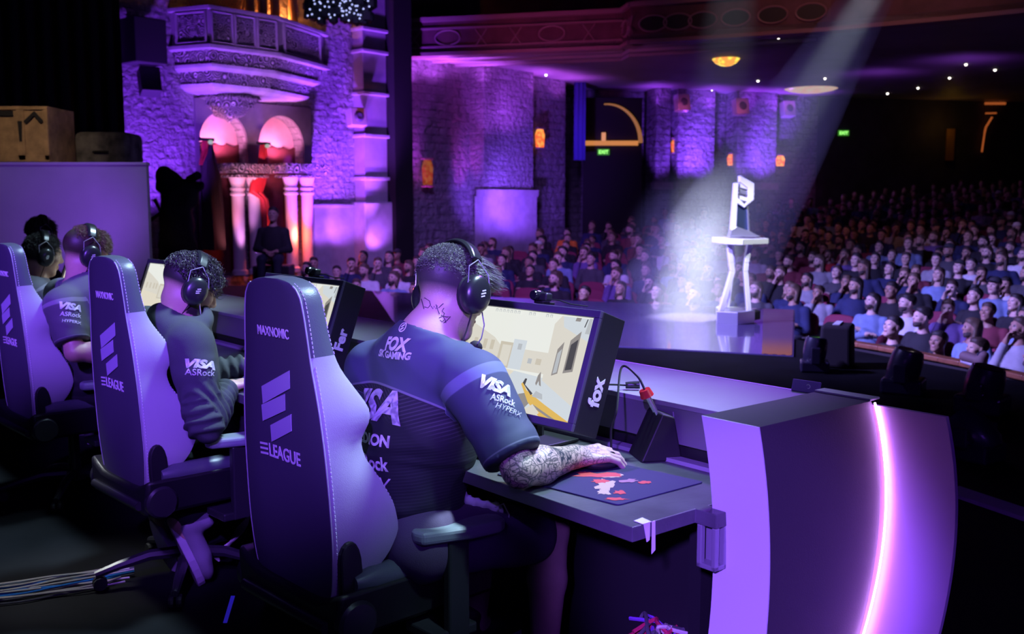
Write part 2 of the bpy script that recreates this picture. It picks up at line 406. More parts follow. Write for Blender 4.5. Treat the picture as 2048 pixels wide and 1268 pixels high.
# ------------------------------------------------------------------ gaming chairs
M_PANEL = mat('chair_panel', (.07, .065, .10), .62, bump=.12, bscale=500)
M_VINYL = mat('grey_vinyl', (.42, .42, .46), .5, bump=.10, bscale=420)
M_LEATH = mat('dark_leather', (.10, .115, .135), .36, bump=.10, bscale=300)
M_CBLK = mat('chair_black', (.014, .014, .017), .42, bump=.05, bscale=300)
M_PLAST = mat('black_plastic', (.03, .03, .036), .32)
M_STITCH = mat('white_thread', (.75, .75, .8), .8)
M_PRINT = mat('pale_print', (.85, .82, .88), .6)
M_PAD = mat('armrest_pad', (.27, .30, .34), .5, bump=.05, bscale=400)
def make_chair(label):
    t = thing('gaming_chair', label, 'chair', group=None)
    TAU = math.radians(3); ca, sa = math.cos(TAU), math.sin(TAU); HX, HZ = -.245, .40
    def BP(s, y, d): return Vector((HX - s*sa + d*ca, y, HZ + s*ca + d*sa))
    S = [0, .02, .07, .14, .2, .27, .34, .40, .45, .49, .525, .56, .60, .635, .67, .72, .78, .82, .845, .862, .868]
    W = [.16, .178, .198, .21, .214, .214, .212, .209, .205, .20, .196, .19, .182, .174, .168, .162, .153, .143, .125, .09, .04]
    T = [.06, .075, .11, .165, .195, .185, .155, .125, .116, .140, .146, .128, .106, .088, .076, .07, .067, .066, .064, .06, .055]
    G = [0, .0, .01, .03, .036, .034, .02, .002, .0, .020, .025, .018, .010, .004, .005, 0, 0, 0, 0, 0, 0]
    ss = np.concatenate([np.linspace(0, .82, 46), np.array([.832, .843, .852, .859, .864, .868])])
    def sm(A):
        a = np.interp(ss, S, A); b = a.copy(); b[1:45] = (a[:44]+2*a[1:45]+a[2:46])/4; return b
    W, T, G = sm(W), sm(T), sm(G)
    rows = []
    for s, w, th, g in zip(ss, W, T, G):
        half = [(0, 0), (.5*w, 0), (max(w-.016, .004), .001), (w-.004, .004), (w, .014), (w+g*.45, th*.45+.005), (w+g*.9, th*.86), (w+g-.004, th*.96), (w+g-.02, th),
                (max(w+g-.05, .01), th*.97), (max(w-.075, .008), .055 + (th-.055)*.25), (.4*w, .05), (0, .048)]
        loop = [(-y, d) for y, d in half] + [(y, d) for y, d in reversed(half[1:-1])]
        rows.append([BP(s, y, d) for y, d in loop])
    nr, nc = len(rows), len(rows[0])
    J = int(np.argmin(abs(ss-.668)))
    def patch(name, m, r0, r1, cols, cap=False):
        b = MB(); idx = {}
        def vi(r, c):
            if (r, c) not in idx: idx[(r, c)] = len(b.v); b.v.append(tuple(rows[r][c % nc]))
            return idx[(r, c)]
        for r in range(r0, r1):
            for c in cols:
                b.f.append((vi(r, c % nc), vi(r, (c+1) % nc), vi(r+1, (c+1) % nc), vi(r+1, c % nc))); b.mi.append(0)
        if cap: b.f.append(tuple(vi(nr-1, c) for c in range(nc))); b.mi.append(0)
        return b.build(name, m, t, smooth=True)
    patch('back_panel', M_PANEL, 0, nr-1, [nc-3, nc-2, nc-1, 0, 1, 2])
    patch('side_bolster', M_VINYL, 0, J, range(3, 10)); patch('side_bolster', M_VINYL, 0, J, range(nc-10, nc-3))
    patch('headrest', M_LEATH, J, nr-1, range(3, nc-3), cap=True)
    patch('backrest', M_CBLK, 0, J, range(10, nc-10))
    b = MB()
    def dashes(fn, n, dl):
        for i in range(n):
            p, q = fn((i+.15)/n), fn((i+.15+dl)/n); b.tube([p, q], .0013, 4)
    def edge(c, r0, r1, out):
        pts = [Vector(rows[r][c]) for r in range(r0, r1)]
        L_ = np.cumsum([0]+[(pts[i+1]-pts[i]).length for i in range(len(pts)-1)])
        cen = [BP(ss[r], 0, .035) for r in range(r0, r1)]
        def fn(u):
            x = u*L_[-1]; i = min(int(np.searchsorted(L_, x, 'right'))-1, len(pts)-2); f = (x-L_[i])/max(L_[i+1]-L_[i], 1e-6)
            p = pts[i].lerp(pts[i+1], f); return p + (p-cen[i]).normalized()*out
        return fn, int(L_[-1]/.011)
    for c in (4, nc-4, 7, nc-7):
        b = MB(); fn, n = edge(c, J, nr-2, .001); dashes(fn, n, .62); b.build('stitching', M_STITCH, t)
    for c in (8, nc-8, 4, nc-4):
        b = MB(); fn, n = edge(c, 2, J, .001); dashes(fn, n, .6); b.build('stitching', M_STITCH, t)
    b = MB(); fn, n = edge(3, 1, nr-3, .001); b.tube([fn(i/60) for i in range(61)], .0022, 5)
    fn, n = edge(nc-3, 1, nr-3, .001); b.tube([fn(i/60) for i in range(61)], .0022, 5); b.build('piping', M_VINYL, t, smooth=True)
    # lettering and the emblem on the rear panel; seen from behind, right is -y
    R = Matrix(((0, -1, 0), (-sa, 0, ca), (-ca, 0, -sa))).transposed()
    def PM(s, y=0): return mat4(BP(s, y, -.0022), R)
    lettering('MAXNOMIC', .05, PM(.727, 0), M_PRINT, t, width=.158, height=.026, bold=.0006)
    lettering('LEAGUE', .06, PM(.400, -.014), M_PRINT, t, width=.158, height=.037, bold=.0008)
    b = MB()
    for i in range(3):                                           # the three-bar initial
        z = .4135 - i*.0135; b.prism([BP(z, .113, -.0022), BP(z+.003, .072, -.0022), BP(z-.003, .072, -.0022), BP(z-.006, .113, -.0022)], -Vector((ca, 0, sa))*.0006)
    b.build('lettering', M_PRINT, t)
    b = MB()
    def bar(y0, y1, s0, dz, hgt):
        b.prism([BP(s0, -y0, -.002), BP(s0+dz, -y1, -.002), BP(s0+dz-hgt, -y1+.004, -.002), BP(s0-hgt, -y0-.0, -.002)], -Vector((ca, 0, sa))*.0012)
    bar(-.080, .072, .572, .062, .048); bar(-.088, .040, .520, .048, .045); bar(-.048, .065, .442+.028, .048, .046)
    b.build('emblem', mat('emblem_grey', (.52, .47, .66), .55), t)
    # recline brackets, seat, armrests, base
    for sg in (-1, 1):
        b = MB(); n = 20
        pr = [BP(.02+.0*i, 0, 0) for i in range(0)]
        pts = []
        for i in range(n):
            a = 2*PI*i/n; pts.append((.105+.105*math.cos(a)**1 if False else .1 + .10*math.copysign(abs(math.cos(a))**.6, math.cos(a)), .045 + .034*math.sin(a)))
        b.prism([BP(p, sg*.208, d) for p, d in pts], Vector((0, sg*.022, 0)))
        b.build('recline_bracket', M_CBLK, t, bevel=.006)
        b = MB(); b.lathe([(.0, 0), (.05, 0), (.058, .008), (.058, .03), (.05, .038), (.0, .04)], (HX+.03, sg*.235, HZ+.0), 24, RX(-sg*PI/2)); b.build('recline_knob', M_PLAST, t, smooth=True)
        b = MB()
        b.prism([(-.02, sg*.20, .30), (.12, sg*.20, .30), (.12, sg*.34, .30), (-.02, sg*.34, .30)], (0, 0, .03))
        b.span((.02, sg*.315, .30), (.09, sg*.345, .575)); ap = b.build('armrest_post', M_PLAST, t, bevel=.006)
        b = MB(); R2 = RZ(-sg*.0 - math.radians(14)*(1 if sg < 0 else -1))
        pl = []
        for x, y in ((-.12, -.038), (-.135, 0), (-.12, .038), (.02, .046), (.11, .04), (.135, .02), (.135, -.02), (.11, -.04), (.02, -.05)): pl.append(R2 @ Vector((x, y, 0)))
        b.prism([p + Vector((.07, sg*.32, .575)) for p in pl], (0, 0, .038)); b.build('armrest_pad', M_PAD, t, bevel=.013, seg=3)
    b = MB(); n = 14
    g = []
    for i in range(n+1):
        x = -.27 + .53*i/n; row = []
        for j in range(11):
            y = -.265 + .53*j/10; e = abs(y)/.265
            z = .44 + .045*max(0, (e-.55)/.45)**1.2 - .02*(max(0, x-.12)/.14)**2
            row.append((x, y, z))
        g.append(row)
    vs = [p for r in g for p in r] + [(p[0], p[1]*.95, .35) for r in g for p in r]; m = (n+1)*11; fs = []
    for i in range(n):
        for j in range(10):
            q = (i*11+j, (i+1)*11+j, (i+1)*11+j+1, i*11+j+1); fs.append(q); fs.append(tuple(k+m for k in reversed(q)))
        for j, d in ((0, 1), (10, -1)):
            a, c = i*11+j, (i+1)*11+j; fs.append((a, c, c+m, a+m)[::d])
    for j in range(10):
        for i in (0, n): a, c = i*11+j, i*11+j+1; fs.append((a, c, c+m, a+m))
    b.add(vs, fs); b.build('seat', M_CBLK, t, smooth=True, bevel=.015)
    b = MB(); b.box((.0, 0, .335), (.30, .24, .03)); b.build('seat_plate', M_PLAST, t, bevel=.004)
    for sg in (-1, 1):
        b = MB(); b.tube([(x, sg*.225, .44+.047-.02*(max(0, x-.12)/.14)**2) for x in np.linspace(-.2, .25, 10)], [.02]+[.036]*8+[.02], 10); b.build('seat_bolster', M_LEATH, t, smooth=True)
    b = MB(); b.tube([(HX-.03, -.21, .385), (HX-.03, .21, .385)], .016, 10); b.build('rear_bar', M_PLAST, t, smooth=True)
    b = MB(); b.lathe([(.026, .32), (.026, .18), (.032, .18), (.032, .08), (.0, .08)], seg=16); b.build('piston', M_PLAST, t, smooth=True)
    b = MB(); b.lathe([(.0, .125), (.045, .12), (.05, .075), (.0, .07)], seg=16); b.build('hub', M_PLAST, t, smooth=True)
    for i in range(5):
        a = 2*PI*i/5 + .35; d = Vector((math.cos(a), math.sin(a), 0))
        b = MB(); b.tube([d*.03+Vector((0, 0, .105)), d*.15+Vector((0, 0, .108)), d*.26+Vector((0, 0, .085)), d*.345+Vector((0, 0, .062))], [.024, .022, .018, .014], 8); sp = b.build('spoke', M_PLAST, t, smooth=True)
        b = MB(); e = Vector((-d.y, d.x, 0))
        for sg in (-1, 1): b.lathe([(0, -.009), (.024, -.009), (.027, 0), (.024, .009), (0, .009)], d*.33+e*sg*.014+Vector((0, 0, .028)), 12, frame(d, e).to_3x3() @ Matrix.Identity(3))
        b.build('caster', M_RUBBER, sp)
    return t
CH_TH = math.radians(43)
ch0 = make_chair('nearest gaming chair, behind the tattooed player in the navy jersey')
def chair_at(o, k, dv, du, rz, label=None):
    p = L(dv, du + STEP*k, 0); o.location = p; o.rotation_euler = (0, 0, rz)
    if label: o['label'] = label
CHV, CHU = -.135, .905
ch0['group'] = 'gaming chairs along the desk'
chair_at(ch0, 0, CHV, CHU, CH_TH)
for k, lab in ((1, 'middle gaming chair, behind the player in the dark hoodie'), (2, 'farther gaming chair half cut off by the left edge of the photo'),):
    c = dup(ch0, label=lab); chair_at(c, k, CHV, CHU + (-.065, .005)[k-1], CH_TH)

# ------------------------------------------------------------------ monitors, webcams
M_CASE = mat('monitor_case', (.018, .018, .022), .45)
M_BEZEL = mat('bezel_violet', (.10, .09, .14), .4)
def screen_mats():
    def e(c, s=.95): return mat('screen_image', (.01, .01, .01), .3, emit=c, estr=s)
    return [e((.86, .88, .82)), e((.62, .57, .46)), e((.74, .71, .62)), e((.80, .74, .60)), e((.50, .53, .55)), e((.07, .07, .07)), e((.78, .50, .10)), e((.66, .72, .76)), e((.80, .62, .50)), e((.30, .28, .26))]
SMATS = screen_mats()
MW, MH = .60, .345
def make_monitor(label, word):
    t = thing('monitor', label, 'monitor', group='player monitors on the desk')
    # local: x away from the player, y left, z up; the origin is on the desk below the screen
    TL = math.radians(20); c, s = math.cos(TL), math.sin(TL); BZ = .095
    def Q(y, h, d=0): return Vector((h*s + d*c, y, BZ + h*c - d*s))
    R = Matrix((Vector((c, 0, -s)), Vector((0, 1, 0)), Vector((s, 0, c)))).transposed()
    def bx(bb, y0, y1, h0, h1, d0, d1, m=None): return bb.box(Q((y0+y1)/2, (h0+h1)/2, (d0+d1)/2), (d1-d0, y1-y0, h1-h0), R, m)
    b = MB(); bx(b, -MW/2, MW/2, 0, MH, .008, .105); b.build('case', M_CASE, t, bevel=.003)
    b = MB(); f = .022
    bx(b, -MW/2, MW/2, MH-f, MH, -.004, .008); bx(b, -MW/2, MW/2, 0, f, -.004, .008); bx(b, -MW/2, -MW/2+f, f, MH-f, -.004, .008); bx(b, MW/2-f, MW/2, f, MH-f, -.004, .008)
    b.build('bezel', M_BEZEL, t, bevel=.002)
    b = MB(); x0, y0 = -MW/2+f, f; sw, sh = MW-2*f, MH-2*f; lay = [0]
    def poly(pts, m):
        lay[0] += 1; d = .0072 - .00012*lay[0]
        b.add([Q(MW/2-f-px*sw, f+py*sh, d) for px, py in pts], [tuple(range(len(pts)))], m)
    def rect(a0, b0, a1, b1, m): poly([(a0, b0), (a1, b0), (a1, b1), (a0, b1)], m)
    rect(0, 0, 1, 1, 0)
    poly([(0, .30), (0, .86), (.12, .80), (.30, .69), (.36, .62), (.36, .40)], 2)          # left houses
    poly([(.0, .30), (0, .52), (.36, .47), (.36, .38)], 3)
    for a in (.06, .14, .22, .28): rect(a, .56, a+.03, .66, 1)
    rect(.36, .40, .47, .66, 1); rect(.38, .42, .45, .63, 2)
    rect(.46, .40, .56, .70, 7); rect(.50, .60, .53, .66, 4)
    rect(.56, .40, .76, .61, 2); rect(.60, .48, .63, .53, 4); rect(.66, .48, .70, .54, 1)
    poly([(0, 0), (1, 0), (1, .26), (.74, .36), (.36, .40), (0, .32)], 3)                  # ground
    poly([(.42, .2), (.66, .05), (.98, .0), (1, .14), (.78, .36), (.52, .385)], 7)
    poly([(.74, .34), (.73, .90), (.77, .985), (1, .985), (1, .14)], 2)                    # right house
    poly([(.78, .985), (.80, .88), (1, .76), (1, .985)], 7)
    poly([(.795, .40), (.795, .66), (.83, .74), (.835, .43)], 9); poly([(.87, .44), (.87, .76), (.93, .86), (.935, .47)], 9)
    poly([(.802, .42), (.802, .62), (.826, .67), (.828, .44)], 4); poly([(.88, .47), (.88, .72), (.922, .78), (.924, .49)], 5)
    poly([(.955, .84), (.965, .99), (.985, .99), (.985, .84)], 4); poly([(.94, .9), (.95, .98), (.957, .98), (.947, .9)], 5); poly([(.87, .95), (.875, .985), (.91, .985), (.905, .95)], 9)
    poly([(.70, .30), (.705, .38), (.72, .42), (.73, .35), (.745, .28), (.73, .29), (.72, .33), (.71, .28)], 9)   # figure down the street
    poly([(.56, .10), (.60, .17), (.66, .20), (.70, .12), (.66, .04), (.6, .04)], 9)       # glove
    poly([(.44, 0), (.52, .08), (.58, .11), (.64, .03), (.64, 0)], 8)
    poly([(.60, .27), (.61, .29), (.65, .22), (.80, .12), (1, 0), (.78, 0), (.68, .11), (.66, .15)], 6)           # rifle
    poly([(.61, .285), (.62, .33), (.635, .33), (.63, .27), (.70, .20), (.69, .18)], 5)
    poly([(.70, .17), (.72, .23), (.77, .21), (.78, .16)], 4); poly([(.72, .10), (.90, .0), (.86, 0), (.71, .08)], 9); poly([(.68, .05), (.72, .10), (.78, .03), (.76, 0), (.69, 0)], 2)
    for a in list(np.arange(.26, .46, .03)) + [.53, .56, .66, .69]:                         # row of small frames along the top
        rect(a, .955, a+.018, .985, 4); rect(a+.004, .955, a+.014, .978, 0)
    b.build('screen', SMATS, t)
    Rt = Matrix((Vector((s, 0, c)), Vector((c, 0, -s)) * -1, Vector((0, -1, 0)))).transposed()
    if word: lettering(word, .1, mat4(Q(-MW/2-.0008, .125, .056), Rt), M_PRINT_W, t, width=.024*len(word)+.014, height=.050 if word != 'Fer' else .044, bold=.004)
    b = MB(); b.tube([Q(0, .10, .10), (.16, 0, .10), (.16, 0, .01)], .02, 8); b.build('stand_arm', M_BLACK, t)
    b = MB(); b.prism([(.02, -.12, 0), (.22, -.12, 0), (.22, .12, 0), (.02, .12, 0)], (0, 0, .01)); b.build('stand_foot', M_BLACK, t, bevel=.003)
    return t, Q
M_PRINT_W = mat('white_print', (.92, .92, .93), .5)
M_LENS = mat('lens_glass', (.02, .02, .03), .08, coat=1.)
def make_webcam(label):
    t = thing('webcam', label, 'webcam', group='webcams clipped on the monitors')
    b = MB(); b.box((0, 0, .018), (.03, .055, .026)); b.build('body', M_PLAST, t, bevel=.007, seg=3)
    b = MB(); b.lathe([(0, -.024), (.014, -.024), (.017, -.016), (.017, .01), (0, .012)], (-.006, .014, .02), 14, RY(PI/2)); b.build('lens', M_LENS, t, smooth=True)
    b = MB(); b.box((.008, 0, .0), (.05, .04, .008)); b.build('clip', M_BLACK, t, bevel=.002)
    b = MB(); b.tube([(.01, -.02, .012), (.02, -.05, .012), (.03, -.09, .004), (.06, -.13, .003)], .0022, 6); b.build('cable', M_BLACK, t, smooth=True)
    return t
words = ['fox', 'Fer', 'cold', '']
mlabels = ['monitor showing a game in front of the tattooed player', 'monitor peeking out behind the nearest gaming chair', 'monitor half hidden behind the head of the player in the hoodie', 'farthest monitor seen beyond the middle gaming chair']
wlabels = ['small black webcam on top of the monitor of the tattooed player', 'small black webcam on the monitor behind the nearest chair', 'webcam on the monitor behind the hooded player', 'webcam on the farthest monitor']
MTH = TH + math.radians(3)
wc0 = None
for k in range(4):
    mo, Q = make_monitor(mlabels[k], words[k])
    # the right edge of the nearest screen box gives the place of the row
    p = L(.235, .465 + MW/2 + STEP*k, .742); mo.location = p; mo.rotation_euler = (0, 0, MTH)
    q = p + RZ(MTH) @ Q(-.03, MH+.012, .03)
    if k == 0: wc0 = wc = make_webcam(wlabels[0])
    else: wc = dup(wc0, label=wlabels[k])
    wc.location = q; wc.rotation_euler = (0, math.radians(8), MTH)
# ------------------------------------------------------------------ people: shared parts
def nodes_of(m): return m.node_tree.nodes, m.node_tree.links, m.node_tree.nodes['Principled BSDF']
class NG:
    """tiny helper for node maths"""
    def __init__(s, m): s.n, s.l, s.b = nodes_of(m)
    def val(s, x): return x
    def math(s, op, a, b=None, c=None):
        q = s.n.new('ShaderNodeMath'); q.operation = op
        for i, v in enumerate((a, b, c)):
            if v is None: continue
            if isinstance(v, (int, float)): q.inputs[i].default_value = v
            else: s.l.new(v, q.inputs[i])
        return q.outputs[0]
    def attr(s, name, out='Fac'):
        q = s.n.new('ShaderNodeAttribute'); q.attribute_name = name; return q.outputs[out]
    def xyz(s, v):
        q = s.n.new('ShaderNodeSeparateXYZ'); s.l.new(v, q.inputs[0]); return q.outputs
    def step(s, x, lo, hi):
        q = s.n.new('ShaderNodeMapRange'); q.interpolation_type = 'SMOOTHSTEP'; q.inputs['From Min'].default_value = lo; q.inputs['From Max'].default_value = hi
        s.l.new(x, q.inputs['Value']); return q.outputs[0]
    def mix(s, f, a, b):
        q = s.n.new('ShaderNodeMix'); q.data_type = 'RGBA'
        for i, v in ((0, f), (6, a), (7, b)):
            if isinstance(v, (int, float)): q.inputs[i].default_value = v
            elif isinstance(v, tuple): q.inputs[i].default_value = (*v, 1)
            else: s.l.new(v, q.inputs[i])
        return q.outputs[2]
    def noise(s, scale, detail=4, dist=0., out='Fac', vec=None):
        q = s.n.new('ShaderNodeTexNoise'); q.inputs['Scale'].default_value = scale; q.inputs['Detail'].default_value = detail; q.inputs['Distortion'].default_value = dist
        if vec is None:
            if not hasattr(s, 'tc'): s.tc = s.n.new('ShaderNodeTexCoord')
            vec = s.tc.outputs['Object']
        s.l.new(vec, q.inputs['Vector']); return q.outputs[out]
    def voro(s, scale, feat='DISTANCE_TO_EDGE'):
        q = s.n.new('ShaderNodeTexVoronoi'); q.feature = feat; q.inputs['Scale'].default_value = scale
        if not hasattr(s, 'tc'): s.tc = s.n.new('ShaderNodeTexCoord')
        s.l.new(s.tc.outputs['Object'], q.inputs['Vector']); return q.outputs['Distance']
def skin_mat(col, hair):
    m = mat('skin', col, .48, bump=.06, bscale=160); g = NG(m)
    base = g.mix(g.noise(30, 4), tuple(c*.86 for c in col), tuple(min(1, c*1.1) for c in col))
    w = g.math('SINE', g.math('MULTIPLY', g.noise(26, 3, .8), 46.))
    lines = g.math('MAXIMUM', g.step(w, .55, .8), g.step(g.math('SUBTRACT', .045, g.voro(38)), 0., .02))
    shade = g.step(g.noise(16, 3), .52, .62)
    ink = g.math('MULTIPLY', g.attr('ink'), g.math('MINIMUM', g.math('ADD', g.math('MULTIPLY', lines, .8), g.math('MULTIPLY', shade, .55)), 1.))
    c1 = g.mix(ink, base, (.035, .04, .055))
    hf = g.math('MULTIPLY', g.attr('hair'), g.step(g.math('ADD', g.noise(420, 2), g.math('MULTIPLY', g.attr('hair'), .5)), .42, .62))
    c2 = g.mix(g.math('MINIMUM', g.math('ADD', hf, g.math('MULTIPLY', g.attr('hair'), .55)), 1.), c1, hair)
    c3 = g.mix(g.attr('lip'), c2, tuple(c*f for c, f in zip(col, (.75, .5, .5))))
    g.l.new(c3, g.b.inputs['Base Color']); return m
M_EYE = mat('eye_white', (.75, .73, .72), .2)
M_IRIS = mat('iris', (.02, .015, .012), .15)
def head_prims(F, c, R, s=1., fine=True):
    c = Vector(c)
    def P(x, y, z): return c + R @ Vector((x*s, y*s, z*s))
    def E(p, r, k=.02, op='u', Q=None): F.ell(P(*p), [q*s for q in r], (R @ Q) if Q else R, k*s, op)
    def C(a, b, ra, rb=None, k=.02): F.cone(P(*a), P(*b), ra*s, (rb or ra)*s, k*s)
    E((-.016, 0, .034), (.100, .077, .088)); E((.028, 0, -.03), (.064, .062, .088), .04)
    for q in (-1, 1): C((.0, q*.05, -.055), (.062, q*.014, -.103), .020, .017, .03)
    C((.062, -.012, -.103), (.062, .012, -.103), .018, k=.02)
    if fine:
        C((.080, -.032, .028), (.080, .032, .028), .013, k=.02)
        C((.090, 0, .018), (.109, 0, -.026), .008, .0125, .014)
        for q in (-1, 1):
            E((.098, q*.012, -.034), (.012, .008, .008), .008); E((.058, q*.046, -.018), (.026, .02, .02), .03)
            E((.100, q*.031, .004), (.014, .017, .011), .012, 's')
            E((.080, q*.031, .003), (.0125, .0125, .0125), .003)
            E((-.004, q*.080, -.004), (.020, .009, .032), .008, 'u', RZ(q*.35))
            E((.004, q*.089, -.002), (.009, .006, .014), .006, 's')
        E((.088, 0, -.062), (.012, .024, .007), .006); E((.086, 0, -.073), (.012, .02, .008), .006)
    return P
def hand_prims(F, w, x, up, side, curl=.5, k=.003, s=1., spread=1.):
    """w wrist, x towards the fingers, up the back of the hand, side: +1 thumb on the left of x"""
    R = frame(x, up); w = Vector(w)
    def P(a, b, c): return w + R @ Vector((a*s, side*b*s, c*s))
    ys = (.034, .0115, -.011, -.032); ln = (.043, .047, .044, .034)
    F.cone(P(-.02, 0, 0), P(.02, 0, 0), .027*s, .027*s, .02)
    for y, l in zip(ys, ln):
        kx = .088 - abs(y-.008)*.30
        F.cone(P(.015, y*.72, .0), P(kx, y, .004), .0145*s, .0115*s, .012)
        p = Vector((kx, y, .004)); a = -.12 - curl*.35; q = y*.35*spread/.03*.22
        for i, (f, r0, r1) in enumerate(((1., .0095, .0088), (.62, .0088, .008), (.50, .008, .0062))):
            d = Vector((math.cos(a)*math.cos(q), math.sin(q), math.sin(a))); e = p + d*l*f
            F.cone(P(*p), P(*e), r0*s, r1*s, k); p = e; a -= curl*(.75 if i == 0 else .55)
    t = [(.012, .024, -.006), (.045, .050, -.016), (.076, .056, -.024), (.100, .050, -.030)]
    for i, (r0, r1) in enumerate(((.016, .013), (.012, .0108), (.0108, .0082))):
        F.cone(P(*t[i]), P(*t[i+1]), r0*s, r1*s, .010)
    return P
def mesh_attr(me, name, arr):
    a = me.attributes.new(name, 'FLOAT', 'POINT'); a.data.foreach_set('value', np.asarray(arr, np.float32))
def vattr(me, name, arr):
    a = me.attributes.new(name, 'FLOAT_VECTOR', 'POINT'); a.data.foreach_set('vector', np.asarray(arr, np.float32).ravel())
def sstep(x, a, b):
    t = np.clip((x-a)/(b-a), 0, 1); return t*t*(3-2*t)
def seg_t(P, a, b):
    a = np.array(a); b = np.array(b); ab = b-a; t = ((P-a)@ab)/(ab@ab); d = np.linalg.norm(P-a-np.clip(t, 0, 1)[:, None]*ab, axis=1); return t, d
def strands(name, pts, nrm, dirs, lens, rad, m, parent, curl=0., origin=(0, 0, 0), seg=4):
    """tufts of hair: thin tapering three sided strands collected in one mesh"""
    V = []; Fc = []
    o = Vector(origin)
    for p, n, d, l in zip(pts, nrm, dirs, lens):
        p = Vector(p); n = Vector(n); d = Vector(d); pos = p - n*.002; t = (n*.55 + d).normalized()
        ph = random.random()*6.28; ax = t.cross(n)
        if ax.length < 1e-4: ax = Vector((1, 0, 0))
        ax.normalize(); b0 = len(V); steps = seg
        for i in range(steps+1):
            r = rad*(1-.8*i/steps); e1 = ax; e2 = t.cross(ax).normalized()
            for q in range(3):
                a = 2.094*q; V.append(tuple(pos + (e1*math.cos(a)+e2*math.sin(a))*r - o))
            u = i/steps
            t = (n*(.55*(1-u)) + d + (e1*math.cos(ph+u*5.)+e2*math.sin(ph+u*5.))*curl).normalized()
            pos = pos + t*(l/steps)
        for i in range(steps):
            for q in range(3): Fc.append((b0+i*3+q, b0+i*3+(q+1) % 3, b0+(i+1)*3+(q+1) % 3, b0+(i+1)*3+q))
    me = bpy.data.meshes.new(name); me.from_pydata(V, [], Fc)
    return link_mesh(name, me, m, parent)
# ------------------------------------------------------------------ headsets
M_HWIRE = mat('headset_wire', (.75, .72, .8), .35, .6)
M_HPAD = mat('headset_black', (.022, .022, .027), .3, coat=.2)
M_HFOAM = mat('headset_foam', (.012, .012, .013), .8)
def make_headset(label, c, R, mic=True, s=1.):
    t = thing('headset', label, 'headset', c, group='headsets worn by the players'); t.rotation_mode = 'QUATERNION'; t.rotation_quaternion = R.to_quaternion(); t.scale = (s, s, s)
    b = MB(); n = 16; vs = []; fs = []
    for i in range(n+1):
        a = math.radians(-58 + 116*i/n); wd = .029*(1-.25*abs(math.sin(a)))
        for x, dr in ((-wd, 0), (-wd*.6, .010), (wd*.6, .010), (wd, 0), (wd*.6, -.004), (-wd*.6, -.004)):
            r = .123 + dr; vs.append((x - .012, r*.86*math.sin(a), .010 + r*math.cos(a)))
    for i in range(n):
        for k in range(6): fs.append((i*6+k, i*6+(k+1) % 6, (i+1)*6+(k+1) % 6, (i+1)*6+k))
    fs += [tuple(range(6)), tuple(range(n*6+5, n*6-1, -1))]
    b.add(vs, fs); b.build('headband', M_HPAD, t, smooth=True, bevel=.003)
    for q in (-1, 1):
        b = MB()
        b.lathe([(0, .0), (.040, .0), (.047, .004), (.049, .012), (.049, .026), (.044, .036), (.034, .043), (.015, .046), (0, .0465)], (.0, q*.080, -.016), 28, RX(-q*PI/2) @ Matrix.Diagonal((.94, 1.12, 1.)))
        cup = b.build('ear_cup', M_HPAD, t, smooth=True)
        b = MB(); b.lathe([(.026, .0), (.046, .0), (.049, .006), (.046, .013), (.026, .013)], (.0, q*.072, -.016), 24, RX(-q*PI/2) @ Matrix.Diagonal((.94, 1.12, 1.))); b.build('ear_cushion', M_HFOAM, cup, smooth=True)
        b = MB()
        for i, (z, w0) in enumerate(((-.006, .014), (-.014, .018), (-.022, .014))):
            b.box((.004, q*(.1262), z), (w0, .0012, .0035), RY(math.radians(-28)))
        b.build('logo', M_PRINT_W, cup)
        b = MB(); top = Vector((-.012, q*.096, .078))
        for x in (-.042, .040):
            b.tube([top, top + Vector((x*.9, q*.012, -.032)), Vector((x, q*.107, .012)), Vector((x*.94, q*.107, -.022))], .0015, 6)
        b.build('yoke_wire', M_HWIRE, t, smooth=True)
    if mic:
        b = MB(); b.tube([(.03, -.10, -.045), (.055, -.098, -.085), (.080, -.07, -.115), (.092, -.045, -.128)], .0020, 6); bm_ = b.build('microphone_boom', M_HWIRE, t, smooth=True)
        b = MB(); b.ball((.098, -.035, -.132), (.021, .017, .016), 12); b.build('microphone', M_HFOAM, bm_, smooth=True)
    b = MB(); b.tube([(.0, -.10, -.068), (-.01, -.105, -.12), (-.02, -.10, -.19), (.0, -.08, -.26)], .002, 6); b.build('cable', M_HFOAM, t, smooth=True)
    return t
